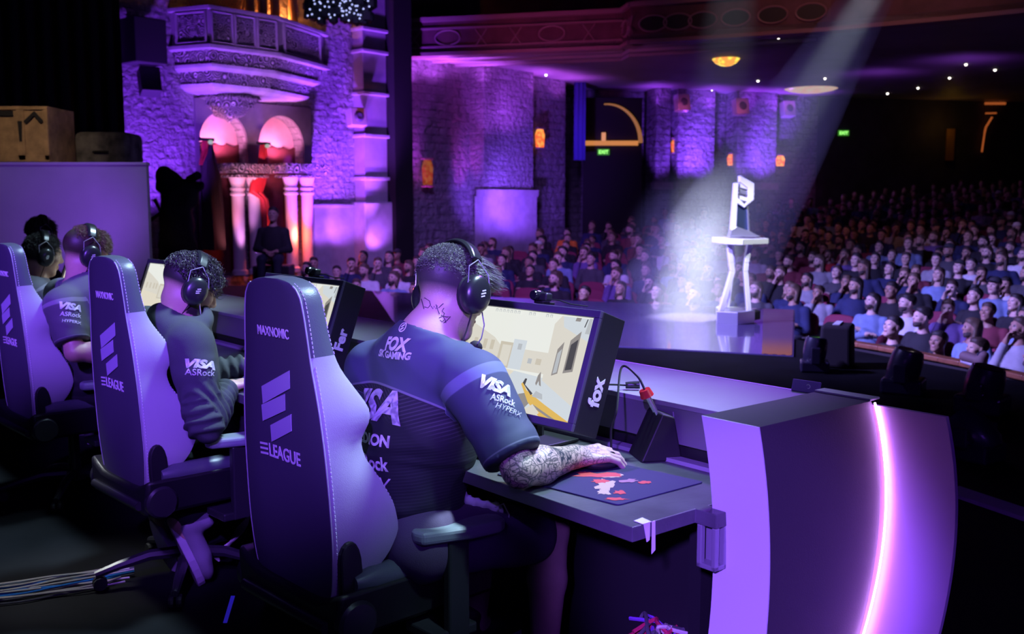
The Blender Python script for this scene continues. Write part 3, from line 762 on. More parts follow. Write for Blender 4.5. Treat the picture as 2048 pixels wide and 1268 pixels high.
# ------------------------------------------------------------------ jersey cloth
def jersey_mat(yoke, low, band, stripe=.035, rib=True):
    m = mat('jersey_cloth', low, .75, bump=.1, bscale=900, sheen=.0); g = NG(m)
    x, z, y = g.xyz(g.attr('fit', 'Vector'))[:3]
    ax = g.math('ABSOLUTE', g.math('ADD', x, .02))
    line = g.math('ADD', z, g.math('MULTIPLY', g.math('MULTIPLY', ax, ax), 1.2))      # the seam drops towards the arms
    yk = g.step(line, .425, .428)
    chev = g.math('SINE', g.math('MULTIPLY', g.math('SUBTRACT', z, g.math('MULTIPLY', ax, .55)), 560.))
    fade = g.math('MULTIPLY', g.step(line, .33, .37), g.step(g.math('MULTIPLY', line, -1.), -.424, -.416))
    c = g.mix(g.math('MULTIPLY', g.step(chev, .3, .8), fade), low, tuple(q+stripe for q in low))
    if rib:
        rb = g.math('SINE', g.math('MULTIPLY', g.math('ADD', z, g.math('MULTIPLY', x, .35)), 700.))
        sel = g.math('MULTIPLY', g.step(g.math('MULTIPLY', x, -1.), .03, .08), g.step(g.math('MULTIPLY', line, -1.), -.34, -.30))
        c = g.mix(g.math('MULTIPLY', g.step(rb, .2, .9), sel), c, tuple(q+stripe*.4 for q in low))
    c = g.mix(yk, c, yoke)
    pipe = g.math('MULTIPLY', g.step(line, .422, .424), g.step(g.math('MULTIPLY', line, -1.), -.430, -.428))
    c = g.mix(g.math('MULTIPLY', pipe, .8), c, tuple(min(1, q+.18) for q in yoke))
    sl = g.attr('slv')
    lim = g.math('MULTIPLY_ADD', g.step(z, .30, .50), .15, .045)
    c = g.mix(g.math('MULTIPLY', g.step(sl, .05, .06), g.step(g.math('SUBTRACT', lim, sl), .0, .01)), c, band)
    c = g.mix(g.step(g.math('SUBTRACT', sl, lim), .0, .01), c, tuple(q*.8 for q in yoke))
    cuff = g.math('MULTIPLY', g.step(sl, .965, .975), g.step(g.math('MULTIPLY', sl, -1.), -.99, -.98))
    c = g.mix(cuff, c, tuple(min(1, q+.1) for q in yoke))
    g.l.new(c, g.b.inputs['Base Color']); return m
def player(label, J, o):
    """J: joints in the world; o: look"""
    base = Vector((J['pelvis'].x, J['pelvis'].y, 0))
    t = thing('person', label, 'person', base)
    Hc, R = J['head'], J['R']; up = (J['c7']-J['pelvis']).normalized(); lat = (J['shL']-J['shR']).normalized(); fw = lat.cross(up).normalized(); lat = up.cross(fw)
    T = Matrix((fw, lat, up)).transposed()
    allp = [v for k, v in J.items() if isinstance(v, Vector)]
    lo = [min(p[i] for p in allp)-.2 for i in range(3)]; hi = [max(p[i] for p in allp)+.2 for i in range(3)]; lo[2] = -.01
    # body
    F = Field(lo, hi, o.get('h', .006)); s = o.get('hs', 1.)
    P = head_prims(F, Hc, R, s)
    nb = P(-.028, 0, -.06); mid = J['c7'] + fw*.045
    F.cone(nb, mid, .056, .064, .03); F.cone(nb + R @ Vector((.02, 0, -.01)), mid + fw*.02, .045, .055, .03)
    F.cone(J['pelvis'] + fw*.03, J['c7'] + fw*.09 - up*.16, .09, .085, .04); F.cone(J['shR'], J['c7'] + fw*.03, .05, .06, .04); F.cone(J['shL'], J['c7'] + fw*.03, .05, .06, .04)
    for q in 'RL':
        sh, el, wr = J['sh'+q], J['el'+q], J['wr'+q]; d = (wr-el).normalized()
        F.cone(sh, el, .050, .043, .03); F.cone(el, el.lerp(wr, .35), .043, .048, .02); F.cone(el.lerp(wr, .35), wr, .048, .029, .02)
        hand_prims(F, wr + d*.012, J.get('hd'+q, d), J.get('hu'+q, Vector((0, 0, 1))), 1 if q == 'R' else -1, o.get('curl', .55))
        hp, kn, an = J['hip'+q], J['kn'+q], J['an'+q]
        F.cone(J['pelvis'], hp, .11, .09, .04); F.cone(hp, kn, .085, .058, .03); F.cone(kn, kn.lerp(an, .35), .056, .056, .02); F.cone(kn.lerp(an, .35), an, .056, .036, .02)
        fx_ = (J.get('fd'+q, VD) + Vector((0, 0, J.get('ft'+q, 0.)))).normalized(); F.cone(an, an + fx_*.09 - Vector((0, 0, .03)), .035, .024, .02)
    Pb, Fb = F.mesh()
    if 'clip' in o: pass
    hl = (Pb - np.array(Hc)) @ np.array(R) / s
    hm = np.zeros(len(Pb)); near = np.linalg.norm(hl, axis=1) < .15
    lowz = o.get('hairline', -.045)
    hm[near] = (sstep(hl[near, 2] + .35*np.maximum(hl[near, 0], -.02)*-1.0, lowz-.03, lowz+o.get('fade', .03)) * (1-sstep(hl[near, 0], .048, .060)*(hl[near, 2] < .060)))
    hm *= ~((np.abs(hl[:, 1]) > .078) & (hl[:, 2] < .03))
    beard = o.get('beard', 0)*((hl[:, 2] < -.055) & (hl[:, 0] > .0) & near & (hl[:, 2] > -.13))
    lip = near & (hl[:, 0] > .084) & (np.abs(hl[:, 1]) < .023) & (hl[:, 2] < -.055) & (hl[:, 2] > -.08)
    fc = hl[Fb].mean(1); mi = np.zeros(len(Fb), int)
    for q in (-1, 1):
        dd = np.linalg.norm(fc - np.array((.080, q*.031, .003)), axis=1); mi[(dd < .0135)] = 1; mi[(dd < .0145) & (np.linalg.norm(fc - np.array((.0925, q*.031, .001)), axis=1) < .006)] = 2
    bd = np_mesh('body', Pb, Fb, [o['skin'], M_EYE, M_IRIS], t, base, mi)
    mesh_attr(bd.data, 'hair', np.maximum(hm, beard*.8)); mesh_attr(bd.data, 'lip', lip*.8)
    ink = np.zeros(len(Pb))
    if o.get('ink'):
        tt, d = seg_t(Pb, J['shR'], J['elR']); ink = np.maximum(ink, (tt > .4)*(d < .09)); tt, d = seg_t(Pb, J['elR'], J['wrR']); ink = np.maximum(ink, (d < .075)*(tt < 1.)*1.); tt, d = seg_t(Pb, J['wrR'], J['wrR'] + J['hdR']*.10); ink = np.maximum(ink, (d < .06)*.75*(1-sstep(tt, .75, .95)))
    mesh_attr(bd.data, 'ink', ink)
    # shirt
    F = Field(lo, hi, o.get('hj', .007))
    ch = J['c7'] - up*.20 + fw*.06; wa = J['pelvis'].lerp(J['c7'], .38)+fw*.02
    F.ell(ch, (.128, .172, .23), T, .06); F.ell(wa, (.128, .160, .22), T, .08); F.ell(J['pelvis'] + fw*.01 + up*.02, (.150, .185, .17), T, .08)
    F.ell(J['c7'] - up*.075 + fw*.035, (.085, .135, .10), T, .05)
    for q in 'RL':
        sh, el, wr = J['sh'+q], J['el'+q], J['wr'+q]; du = (el-sh).normalized()
        F.cone(sh, J['c7'] + fw*.035 - up*.02, .070, .064, .06); F.cone(sh - du*.005, sh + du*.10, .074, .076, .04)
        fr = o.get('sleeve', .86)
        if fr <= 1: F.cone(sh, sh.lerp(el, fr), .076, .070, .03)
        else:
            F.cone(sh, el, .074, .066, .03); F.cone(el, el.lerp(wr, .4), .066, .062, .03); F.cone(el.lerp(wr, .4), el.lerp(wr, .93), .062, .042, .02)
    if o.get('hood'):
        hb = J['c7'] + up*.0 - fw*.02
        F.ell(hb, (.06, .125, .055), T @ RY(-.5), .03); F.ell(hb + fw*.10 + up*.02, (.07, .11, .045), T @ RY(-.3), .03)
        F.ell(J['c7'] + fw*.055 + up*.05, (.055, .075, .05), T, .01, 's')
    ndn = (nb-mid).normalized()
    if not o.get('hood'): F.cone(mid - ndn*.05, mid + ndn*.05, .080, .072, .035); F.cut_end(mid + ndn*.016, ndn, .12, .2)
    if o.get('hem'): F.half(J['pelvis'] - up*o['hem'], -up)
    if o.get('sleeve', .86) <= 1:                                  # straight cuffs
        for q in 'RL':
            sh, el = J['sh'+q], J['el'+q]; e = sh.lerp(el, o.get('sleeve', .86)); du = (el-sh).normalized()
            F.cone(e - du*.03, e + du*.03, .0775, .0785, .01); F.cut_end(e + du*.012, du)
    Pj, Fj = F.mesh(); Pj = relax(Pj, Fj, 2); N = normals(Pj, Fj)
    rel = Pj - np.array(J['pelvis']); fx = rel @ np.array(lat); fz = rel @ np.array(up); fy = rel @ np.array(fw)
    # folds: stronger at the waist and near the elbows
    amp = o.get('fold', .006); disp = np.zeros(len(Pj))
    for i, p in enumerate(Pj):
        q = Vector((p[0]*5., p[1]*5., p[2]*9.)); wv = noise.noise(q)
        wn = noise.noise(Vector((p[0]*7+3, p[1]*7, p[2]*20+wv*2.)))
        rdg = 1 - 2.2*abs(noise.noise(Vector((p[0]*6 + p[2]*3., p[1]*6 - p[2]*4., p[2]*4)) + Vector((7, 1, 3))))
        disp[i] = wn*.8 + .4*wv + .7*max(rdg, -.4)
    wst = np.exp(-((fz-.12)/.16)**2)*.8 + .45 + .5*np.exp(-((np.abs(fx)-.15)/.05)**2)*np.exp(-((fz-.30)/.12)**2)
    armw = np.zeros(len(Pj))
    for q in 'RL':
        tt, d = seg_t(Pj, J['sh'+q], J['el'+q]); armw = np.maximum(armw, np.exp(-((tt-.95)/.4)**2)*(d < .12))
        if o.get('sleeve', .86) > 1:
            tt, d = seg_t(Pj, J['el'+q], J['wr'+q]); armw = np.maximum(armw, (d < .1)*.9)
    if o.get('sleeve', .86) > 1:
        for q in 'RL':
            tt, d = seg_t(Pj, J['sh'+q], J['el'+q]); s2, d2 = seg_t(Pj, J['el'+q], J['wr'+q])
            on = ((tt > .55) & (d < .1)) | ((s2 > 0) & (d2 < .09)); ph = np.where(s2 > 0, tt*0 + 1 + s2*.8, tt)
            disp[on] += .9*np.sin(ph[on]*46 + disp[on]*2.)
    Pj = Pj + N*(disp*amp*np.maximum(wst, armw))[:, None]
    js = np_mesh(o.get('top_name', 'jersey'), Pj, Fj, o['top'], t, base)
    vattr(js.data, 'fit', np.stack([fx, fz, fy], 1))
    sv = np.zeros(len(Pj)); fr = min(o.get('sleeve', .86), 1.)
    for q in 'RL':
        tt, d = seg_t(Pj, J['sh'+q], J['el'+q]); lat_in = np.abs(fx) > abs((J['sh'+q]-J['pelvis']).dot(lat))-.06
        tt2 = np.where((d < .115) & lat_in & (np.sign(fx) == (1 if q == 'L' else -1)), tt/fr*.85+.12, 0); sv = np.maximum(sv, tt2)
    mesh_attr(js.data, 'slv', sv)
    bvh = BVHTree.FromPolygons(Pj.tolist(), Fj.tolist())
    if not o.get('hood'):                                          # ribbed collar
        b = MB(); n = 28; nd = (nb-mid).normalized(); cR = frame(fw, nd); cc = mid - nd*.0 - fw*.0
        ring = []
        for i in range(n+1):
            a = 2*PI*i/n; ring.append(mid + nd*.014 + cR @ Vector((math.cos(a)*.071, math.sin(a)*.071, 0)))
        b.tube(ring, .007, 8, cap=False); b.build('collar', o.get('collar', o['top']), t, smooth=True, origin=base)
    # legs and shoes
    F = Field(lo, hi, .009); lf = o.get('leg', .8)
    F.ell(J['pelvis'] - up*.02, (.135, .175, .12), T, .05)
    for q in 'RL':
        hp, kn, an = J['hip'+q], J['kn'+q], J['an'+q]
        F.cone(J['pelvis'], hp, .11, .10, .04)
        if lf <= 1: F.cone(hp, hp.lerp(kn, lf), .098, .092, .04)
        else: F.cone(hp, kn, .094, .07, .04); F.cone(kn, an.lerp(kn, .05), .07, .058, .03)
    Pl, Fl = F.mesh(); Pl = relax(Pl, Fl, 1); Nl = normals(Pl, Fl)
    dz = np.array([noise.noise(Vector((p[0]*14, p[1]*14, p[2]*5))) for p in Pl]); Pl = Pl + Nl*(dz*.007)[:, None]
    np_mesh('shorts' if lf <= 1 else 'trousers', Pl, Fl, o['bottom'], t, base)
    for q in 'RL':
        an = J['an'+q]; fd = J.get('fd'+q, VD); side = Vector((-fd.y, fd.x, 0)); c = Vector((an.x, an.y, max(an.z-.07, 0)))
        tilt = J.get('ft'+q, 0.); RF = frame(fd + Vector((0, 0, tilt))); F = Field([c[i]-.25 for i in range(3)], [c[i]+.3 for i in range(3)], .006)
        Pq = lambda a, b_, z: c + RF @ Vector((a, b_, z))
        F.cone(Pq(-.045, 0, .05), Pq(-.02, 0, .11), .040, .042, .03); F.cone(Pq(-.04, 0, .04), Pq(.10, 0, .045), .040, .038, .03); F.ell(Pq(.14, 0, .035), (.07, .047, .035), RF, .03)
        F.half(Pq(0, 0, .012), -(RF @ Vector((0, 0, 1))))
        Ps, Fs = F.mesh(); Ps = relax(Ps, Fs, 1); sh_ = np_mesh('shoe', Ps, Fs, o.get('shoe', M_SHOE), t, base)
        b = MB(); pl = []
        for i in range(22):
            a = 2*PI*i/22; xx = .07 + .145*math.cos(a); wd = .040 + .010*math.cos(a-.3); pl.append(Pq(xx, wd*math.sin(a)*(1.12 if math.cos(a) > 0 else .95), -.014))
        b.prism(pl, RF @ Vector((0, 0, .030))); b.v = [(q[0]-base.x, q[1]-base.y, q[2]) for q in b.v]; b.build('shoe_sole', M_SOLE, sh_, bevel=.004)
    return t, bvh, bd, P, T, js
M_SHOE = mat('shoe_fabric', (.30, .29, .33), .6, bump=.3, bscale=300)
M_SOLE = mat('shoe_sole', (.55, .5, .6), .5)
M_SHOEB = mat('shoe_black', (.03, .03, .035), .6)
def cam_hit(bvh, px, py):
    d = ray(px, py).normalized(); return bvh.ray_cast(Vector((0, 0, CAMZ)), d)
def print_on(t, bvh, txt, px, py, right, upv, size, width=None, height=None, m=None, lift=.0042, **k):
    """lettering laid on cloth around the spot seen at px, py"""
    hit, n, i, d = cam_hit(bvh, px, py)
    if hit is None: return None
    n = n.normalized(); x = (right - n*right.dot(n)).normalized(); y = n.cross(x)
    if y.dot(upv) < 0: y = -y
    me = text_data(txt, size, **k)
    xs = [v.co.x for v in me.vertices]; ys = [v.co.y for v in me.vertices]; sx = width/(max(xs)-min(xs)) if width else 1; sy = height/(max(ys)-min(ys)) if height else sx
    cx, cy = (max(xs)+min(xs))/2, (max(ys)+min(ys))/2
    for v in me.vertices: v.co = hit + n*.05 + x*((v.co.x-cx)*sx) + y*((v.co.y-cy)*sy)
    drape(me, bvh, -n, lift)
    for v in me.vertices: v.co -= t.location
    return link_mesh('lettering', me, m or M_PRINT_W, t, smooth=False)
def shape_on(t, bvh, polys, px, py, right, upv, m, lift=.0025, name='emblem'):
    hit, n, i, d = cam_hit(bvh, px, py)
    if hit is None: return None
    x = (right - n*right.dot(n)).normalized(); y = n.cross(x)
    if y.dot(upv) < 0: y = -y
    me = bpy.data.meshes.new(name); V = []; Fc = []
    for pl in polys:
        Fc.append(tuple(range(len(V), len(V)+len(pl)))); V += [hit + n*.05 + x*a + y*b_ for a, b_ in pl]
    me.from_pydata(V, [], Fc); drape(me, bvh, -n, lift, .008)
    for v in me.vertices: v.co -= t.location
    return link_mesh(name, me, m, t, smooth=False)
def face_R(yaw, pitch, roll=0.):
    """yaw from world +X, pitch positive = looking down, roll positive = right ear down"""
    return RZ(yaw) @ RY(pitch) @ RX(roll)
def scalp(P, R, Hc, n, fn):
    """points spread over the top of the head: fn(x, y, z) gives the chance of hair there"""
    out = []
    while len(out) < n:
        d = Vector((random.gauss(0, 1), random.gauss(0, 1), random.gauss(0, 1))).normalized()
        p = Vector((-.016 + d.x*.101, d.y*.078, .034 + d.z*.089))
        if random.random() < fn(p, d): out.append((p, d))
    return out
def hair_of(name, t, P, R, n, fn, length, rad, m, comb, curl, seg=4):
    sp = scalp(P, R, None, n, fn); o = t.location
    pts = [P(*p) for p, d in sp]; nr = [R @ d for p, d in sp]; dr = [R @ comb(p, d) for p, d in sp]; ln = [length(p, d) for p, d in sp]
    return strands(name, pts, nr, dr, ln, rad, m, t, curl, o, seg)
# ------------------------------------------------------------------ the five players
HAIR_DK = (.030, .024, .024)
SK1 = skin_mat((.60, .42, .36), (.07, .06, .062)); SK2 = skin_mat((.58, .38, .28), HAIR_DK); SK3 = skin_mat((.56, .34, .27), (.05, .034, .024))
M_HAIR1 = mat('dark_hair', (.15, .145, .14), .4); M_HAIR2 = mat('black_hair', (.055, .05, .052), .28); M_HAIR3 = mat('brown_hair', (.20, .12, .07), .4)
JERSEY1 = jersey_mat((.060, .075, .125), (.014, .015, .024), (.15, .18, .26))
JERSEY2 = jersey_mat((.105, .10, .13), (.016, .016, .024), (.24, .23, .27), rib=False)
M_HOOD = mat('hoodie_cloth', (.055, .06, .075), .85, bump=.3, bscale=500)
M_SHORT1 = mat('violet_shorts', (.11, .07, .15), .8, bump=.2, bscale=400)
M_TROUS = mat('dark_trousers', (.02, .02, .026), .85, bump=.2, bscale=400)
M_TEE = mat('white_tee', (.75, .8, .82), .8)
Z = lambda h: Vector((0, 0, h)); RTC = Vector((1., .35, -.12))
def legs(J, spread=.0, drop=.04, tuck=.02):
    for q, sg in (('R', -1), ('L', 1)):
        J['kn'+q] = J['hip'+q] + VD*.41 + UD*sg*(.05+spread) - Z(drop); k = J['kn'+q]
        J['an'+q] = Vector((k.x, k.y, 0)) - VD*tuck + Z(.085)
    return J
# the nearest player
yaw = TH + math.radians(4)
J1 = dict(pelvis=at(800, 1052, 2.74), c7=at(836, 676, 2.66), head=at(903, 581, 2.74), R=face_R(yaw, math.radians(22), math.radians(-7)),
          shR=at(952, 768, 2.55), shL=at(750, 742, 2.83), elR=at(1040, 940, 2.44), wrR=at(1150, 914, 2.62), elL=at(800, 850, 2.98), wrL=at(915, 855, 3.06),
          hipR=at(848, 1085, 2.62), hipL=at(760, 1045, 2.86))
J1['hdR'] = (VD*.9 - UD*.25 - Z(.03)).normalized(); J1['huR'] = (Z(1.) - UD*.25).normalized()
legs(J1)
p1, bv1, bd1, P1h, T1, js1 = player('player with close-cropped hair, lettered navy jersey and tattooed right forearm', J1,
    dict(skin=SK1, top=JERSEY1, bottom=M_SHORT1, h=.0042, hj=.006, ink=True, hairline=-.02, fade=.055, beard=.25, sleeve=.80, collar=mat('collar_rib', (.16, .19, .27), .8), curl=.62, shoe=M_SHOEB, fold=.008, hem=.19))
def top1(p, d): return 1. if (p.z > .075) or (p.x > .04 and p.z > .05) else (.5*sstep(np.array(p.z), .015, .06) if p.x < .05 else 0)
hair_of('hair', p1, P1h, J1['R'], 8500, top1, lambda p, d: (.013 + .058*sstep(np.array(p.x), .0, .06))*random.uniform(.7, 1.25), .0013, M_HAIR1,
        lambda p, d: Vector((.9 + .3*random.random(), .15*random.gauss(0, 1), -.05 - .2*random.random())) if p.x > .01 else Vector((.35*random.random(), .25*random.gauss(0, 1), -.25)), .35)
hs1 = make_headset('black headset on the head of the tattooed player in the navy jersey', J1['head'], J1['R'])
rt = -UD; upb = (J1['c7']-J1['pelvis']).normalized(); rt1 = (J1['shR']-J1['shL']).normalized()
print_on(p1, bv1, 'FOX', 793, 688, rt1, upb, .06, width=.096, height=.038, shear=.25, bold=.003)
print_on(p1, bv1, 'SK GAMING', 785, 710, rt1, upb, .04, width=.135, height=.020, shear=.22, bold=.002)
print_on(p1, bv1, 'VISA', 742, 808, rt1, upb, .10, width=.250, height=.088, shear=.28, bold=.004, m=mat('jersey_print', (.66, .60, .76), .7))
print_on(p1, bv1, 'MEDION', 738, 876, rt1, upb, .05, width=.165, height=.032, bold=.0022)
print_on(p1, bv1, 'ASRock', 738, 922, rt1, upb, .05, width=.155, height=.040, bold=.0016)
print_on(p1, bv1, 'HYPER', 722, 964, rt1, upb, .04, width=.12, height=.026, shear=.15)
print_on(p1, bv1, 'X', 768, 974, rt1, upb, .05, width=.05, height=.05, shear=.2)
a = [(math.cos(q)*.014, math.sin(q)*.014) for q in np.linspace(.5, 3.9, 14)]; a2 = [(math.cos(q)*.011, math.sin(q)*.011) for q in np.linspace(3.9, .5, 14)]
rot = [(-x, -y) for x, y in a+a2]
shape_on(p1, bv1, [a+a2, rot, [(-.008, .001), (.003, .010), (.007, .006), (-.001, .0005)], [(.008, -.001), (-.003, -.010), (-.007, -.006), (.001, -.0005)]], 806, 655, rt1, upb, M_PRINT_W)
arm = (J1['elR']-J1['shR']).normalized()
print_on(p1, bv1, 'VISA', 992, 772, (VD*.6 - Z(.45)), -arm, .05, width=.085, height=.036, shear=.25, bold=.003)
print_on(p1, bv1, 'ASRock', 1006, 800, (VD*.6 - Z(.45)), -arm, .04, width=.065, height=.019, bold=.001)
print_on(p1, bv1, 'HYPERX', 1018, 820, (VD*.6 - Z(.45)), -arm, .04, width=.07, height=.014, shear=.15)
# white tee hem and drawstring showing over the shorts
Fh = Field([-.5, 2.3, .4], [.3, 3.1, .9], .007); c = at(945, 1000, 2.70)
for i in range(9): Fh.ell(c + VD*(.011*i-.03) + UD*(.02-.009*i) - Z(.003*i - .022*(i < 3)*(3-i)/3), (.014, .007, .016 + .006*(i % 2)), RZ(TH+i*1.3) @ RX(.5*(i % 3-1)), .006)
Pt, Ft = Fh.mesh(); np_mesh('tee_hem', Pt, Ft, M_TEE, p1, p1.location)
b = MB(); c2 = at(990, 1015, 2.66); b.tube([c2, c2 + VD*.03 + Z(.005), c2 + VD*.05 - Z(.03), c2 + VD*.045 - Z(.075)], .0022, 6); b.build('drawstring', M_TEE, p1, smooth=True, origin=p1.location)
# neck tattoo: a line of looping script
bvb = BVHTree.FromPolygons([tuple(v.co + p1.location) for v in bd1.data.vertices], [tuple(p.vertices) for p in bd1.data.polygons])
M_INK = mat('tattoo_ink', (.03, .02, .05), .6)
def stroke(pts):
    out = []
    for x, y in pts:
        h, n, i, d = cam_hit(bvb, x, y)
        if h: out.append(h + n*.0004)
    return out
b = MB()
for st in ([(843, 598), (846, 610), (848, 618)], [(840, 600), (850, 596), (859, 602), (861, 610), (856, 616), (849, 614)], [(862, 612), (866, 618), (868, 612), (872, 618), (875, 611), (877, 616), (883, 610), (887, 607)],
           [(872, 609), (876, 621), (879, 628)], [(888, 616), (884, 622), (889, 627), (886, 633), (882, 630)], [(878, 636), (886, 632), (893, 634), (901, 633), (893, 642), (887, 646)], [(886, 632), (890, 640), (892, 646)], [(880, 640), (884, 644), (888, 640)]):
    q = stroke(st)
    if len(q) > 1: b.tube(q, .0011, 5)
b.build('neck_tattoo', M_INK, p1, smooth=True, origin=p1.location)

# the player in the hoodie
def pose(head, yaw, pitch, lean=.0, roll=0., sh=.185):
    X = Vector((math.cos(yaw), math.sin(yaw), 0)); Y = Vector((-X.y, X.x, 0))
    J = dict(head=head, R=face_R(yaw, pitch, roll))
    J['c7'] = head - X*.105 - Z(.135); J['pelvis'] = Vector((J['c7'].x, J['c7'].y, .57)) - X*(.085+lean)
    for q, sg in (('R', -1), ('L', 1)):
        J['sh'+q] = J['c7'] + Y*sg*sh - Z(.085) + X*.03; J['hip'+q] = Vector((*J['pelvis'].xy, .56)) + Y*sg*.095 + X*.04
        J['el'+q] = J['sh'+q] + X*.16 + Y*sg*.07 - Z(.235); J['wr'+q] = Vector((*J['el'+q].xy, .785)) + X*.22 - Y*sg*.08
    return legs(J)
J2 = pose(at(380, 574, 3.80), TH - math.radians(9), math.radians(28), roll=math.radians(-4))
J2['c7'] = at(343, 644, 3.72); J2['shR'] = at(380, 690, 3.60); J2['elR'] = at(408, 845, 3.52); J2['wrR'] = at(452, 778, 3.74); J2['hdR'] = (VD + Z(.1)).normalized(); J2['shL'] = at(295, 655, 3.92)
J2['elL'] = J2['shL'] + VD*.15 - Z(.23); J2['wrL'] = Vector((*J2['elL'].xy, .785)) + VD*.22 - UD*.05; J2['pelvis'] = at(315, 900, 3.86)
for q, sg in (('R', -1), ('L', 1)): J2['hip'+q] = Vector((*J2['pelvis'].xy, .56)) + UD*sg*.095 + VD*.04
legs(J2)
# one foot rests on its heel beside the chair base, the other folded back on its toes
J2['anR'] = at(357, 1040, 3.66); J2['anL'] = at(318, 1030, 3.78); J2['fdR'] = (VD*.9 - UD*.1).normalized(); J2['ftR'] = -2.6; J2['fdL'] = (VD*.9 + UD*.3).normalized(); J2['ftL'] = -2.2
p2, bv2, bd2, P2h, T2, js2 = player('player in a dark hoodie with thick curly black hair, second from the camera', J2,
    dict(skin=SK2, top=M_HOOD, top_name='hoodie', bottom=M_TROUS, h=.006, hj=.007, hood=True, sleeve=2, hairline=.005, fade=.02, beard=.9, leg=2, fold=.007))
hair_of('hair', p2, P2h, J2['R'], 3000, lambda p, d: 1. if (p.z > .02 + .5*max(-p.x-.06, 0) or (p.x > .05 and p.z > .035)) else .0, lambda p, d: random.uniform(.03, .055) + .02*(p.x > .0), .0026, M_HAIR2,
        lambda p, d: Vector((.5 + .3*random.gauss(0, 1), .5*random.gauss(0, 1) + d.y*.3, .2 - .5*(p.x > .06))), 1.3, 6)
hs2 = make_headset('black headset on the curly-haired player in the hoodie', J2['head'], J2['R'])
arm2 = (J2['elR']-J2['shR']).normalized()
print_on(p2, bv2, 'VISA', 402, 728, RTC, -arm2, .05, width=.105, height=.034, shear=.25, bold=.003)
print_on(p2, bv2, 'ASRock', 402, 745, RTC, -arm2, .05, width=.100, height=.022, bold=.0006)
# the player in the grey-shouldered jersey
J3 = pose(at(172, 505, 4.90), TH - math.radians(2), math.radians(16), lean=-.17)
J3['shR'] = at(126, 612, 4.70); J3['elR'] = at(150, 705, 4.64); J3['wrR'] = J3['elR'] + VD*.24 - UD*.0 - Z(.02); J3['c7'] = at(150, 562, 4.84)
p3, bv3, bd3, P3h, T3, js3 = player('brown-haired player in a grey jersey, behind the middle gaming chair', J3,
    dict(skin=SK3, top=JERSEY2, bottom=M_TROUS, h=.007, hj=.008, sleeve=.72, hairline=-.02, fade=.05, leg=2, shoe=M_SHOEB))
hair_of('hair', p3, P3h, J3['R'], 2200, lambda p, d: 1. if (p.z > .06 and p.x > -.08) or (p.x > .03 and p.z > .03) else 0., lambda p, d: random.uniform(.02, .034) + .022*(p.x > .03), .0016, M_HAIR3,
        lambda p, d: Vector((.6, .3*random.gauss(0, 1), .25*random.gauss(0, 1))), .8, 5)
hs3 = make_headset('black headset on the brown-haired player in the grey jersey', J3['head'], J3['R'], mic=False)
arm3 = (J3['elR']-J3['shR']).normalized()
print_on(p3, bv3, 'VISA', 142, 613, RTC, -arm3, .05, width=.10, height=.035, shear=.25, bold=.003)
print_on(p3, bv3, 'ASRock', 142, 629, RTC, -arm3, .05, width=.09, height=.022, bold=.001)
print_on(p3, bv3, 'HYPERX', 144, 643, RTC, -arm3, .05, width=.08, height=.014, bold=.001)
# the two farthest players
def far_player(label, head, yaw, pitch, hl):
    J = pose(head, yaw, pitch)
    p, bv, bd, P, T, js = player(label, J, dict(skin=SK2, top=JERSEY2, bottom=M_TROUS, h=.009, hj=.010, sleeve=.75, hairline=-.03, fade=.02, leg=2, shoe=M_SHOEB))
    hair_of('hair', p, P, J['R'], 1300, lambda p, d: 1. if p.z > -.0 and p.x < .07 else 0., lambda p, d: random.uniform(.02, .04), .0022, M_HAIR2, lambda p, d: Vector((.5, d.y*.4+.2*random.gauss(0, 1), -.2)), .5, 4)
    make_headset(hl, J['head'], J['R'], mic=False)
far_player('dark-haired player in a jersey at the left end, in front of the farthest one', at(86, 508, 5.95), TH - math.radians(4), math.radians(12), 'black headset on the dark-haired player nearer the pale screen')
far_player('farthest player, only the dark head and headset showing above the others', at(84, 470, 7.0), TH + math.radians(2), math.radians(10), 'black headset on the farthest player against the pale screen')
# ------------------------------------------------------------------ stage floor, house floor
def struct(o, name=None): o['kind'] = 'structure'; return o
M_FLOOR = mat('stage_floor', (.006, .006, .008), .75, spec=.12, var=.4, vscale=3, bump=.05, bscale=20)
b = MB(); b.prism([(-16, -3, -.2), (9.1, -3, -.2), (2.0, 13, -.2), (-2.3, 16.6, -.2), (-7.0, 18.5, -.2), (-16, 18.5, -.2)], (0, 0, .2)); struct(b.build('floor', M_FLOOR))
HN = Vector((.917, .40, 0)); HR = Vector((-.40, .917, 0)); HC = Vector((-3.2, 7.2, 0))
_rz = [(8.0, -1.28), (8.9, -1.24), (12.3, -1.02), (18.2, -.62), (24.3, -.08), (32.7, .96), (40, 1.9)]
def rake(r): return float(np.interp(r, [a for a, _ in _rz], [b_ for _, b_ in _rz]))
ROW = .98
M_HOUSE = mat('house_carpet', (.05, .018, .03), .9)
b = MB(); vs = []; fs = []; NA = 26
rads = [7.2 + ROW*i for i in range(31)]
for i, r in enumerate(rads):
    for z in ((-1.5 if i == 0 else rake(rads[i-1])), rake(r)):
        for j in range(NA+1):
            a = math.radians(-6 + 108*j/NA); vs.append((HC.x + r*math.cos(a), HC.y + r*math.sin(a), z))
for k in range(len(vs)//(NA+1)-1):
    for j in range(NA): q = k*(NA+1)+j; fs.append((q, q+1, q+NA+2, q+NA+1))
b.add(vs, fs); struct(b.build('floor_terraces', M_HOUSE))
b = MB(); b.prism([(-20, -6, 11.5), (30, -6, 11.5), (30, 48, 11.5), (-20, 48, 11.5)], (0, 0, .2)); struct(b.build('ceiling', mat('house_ceiling', (.02, .018, .025), .9)))
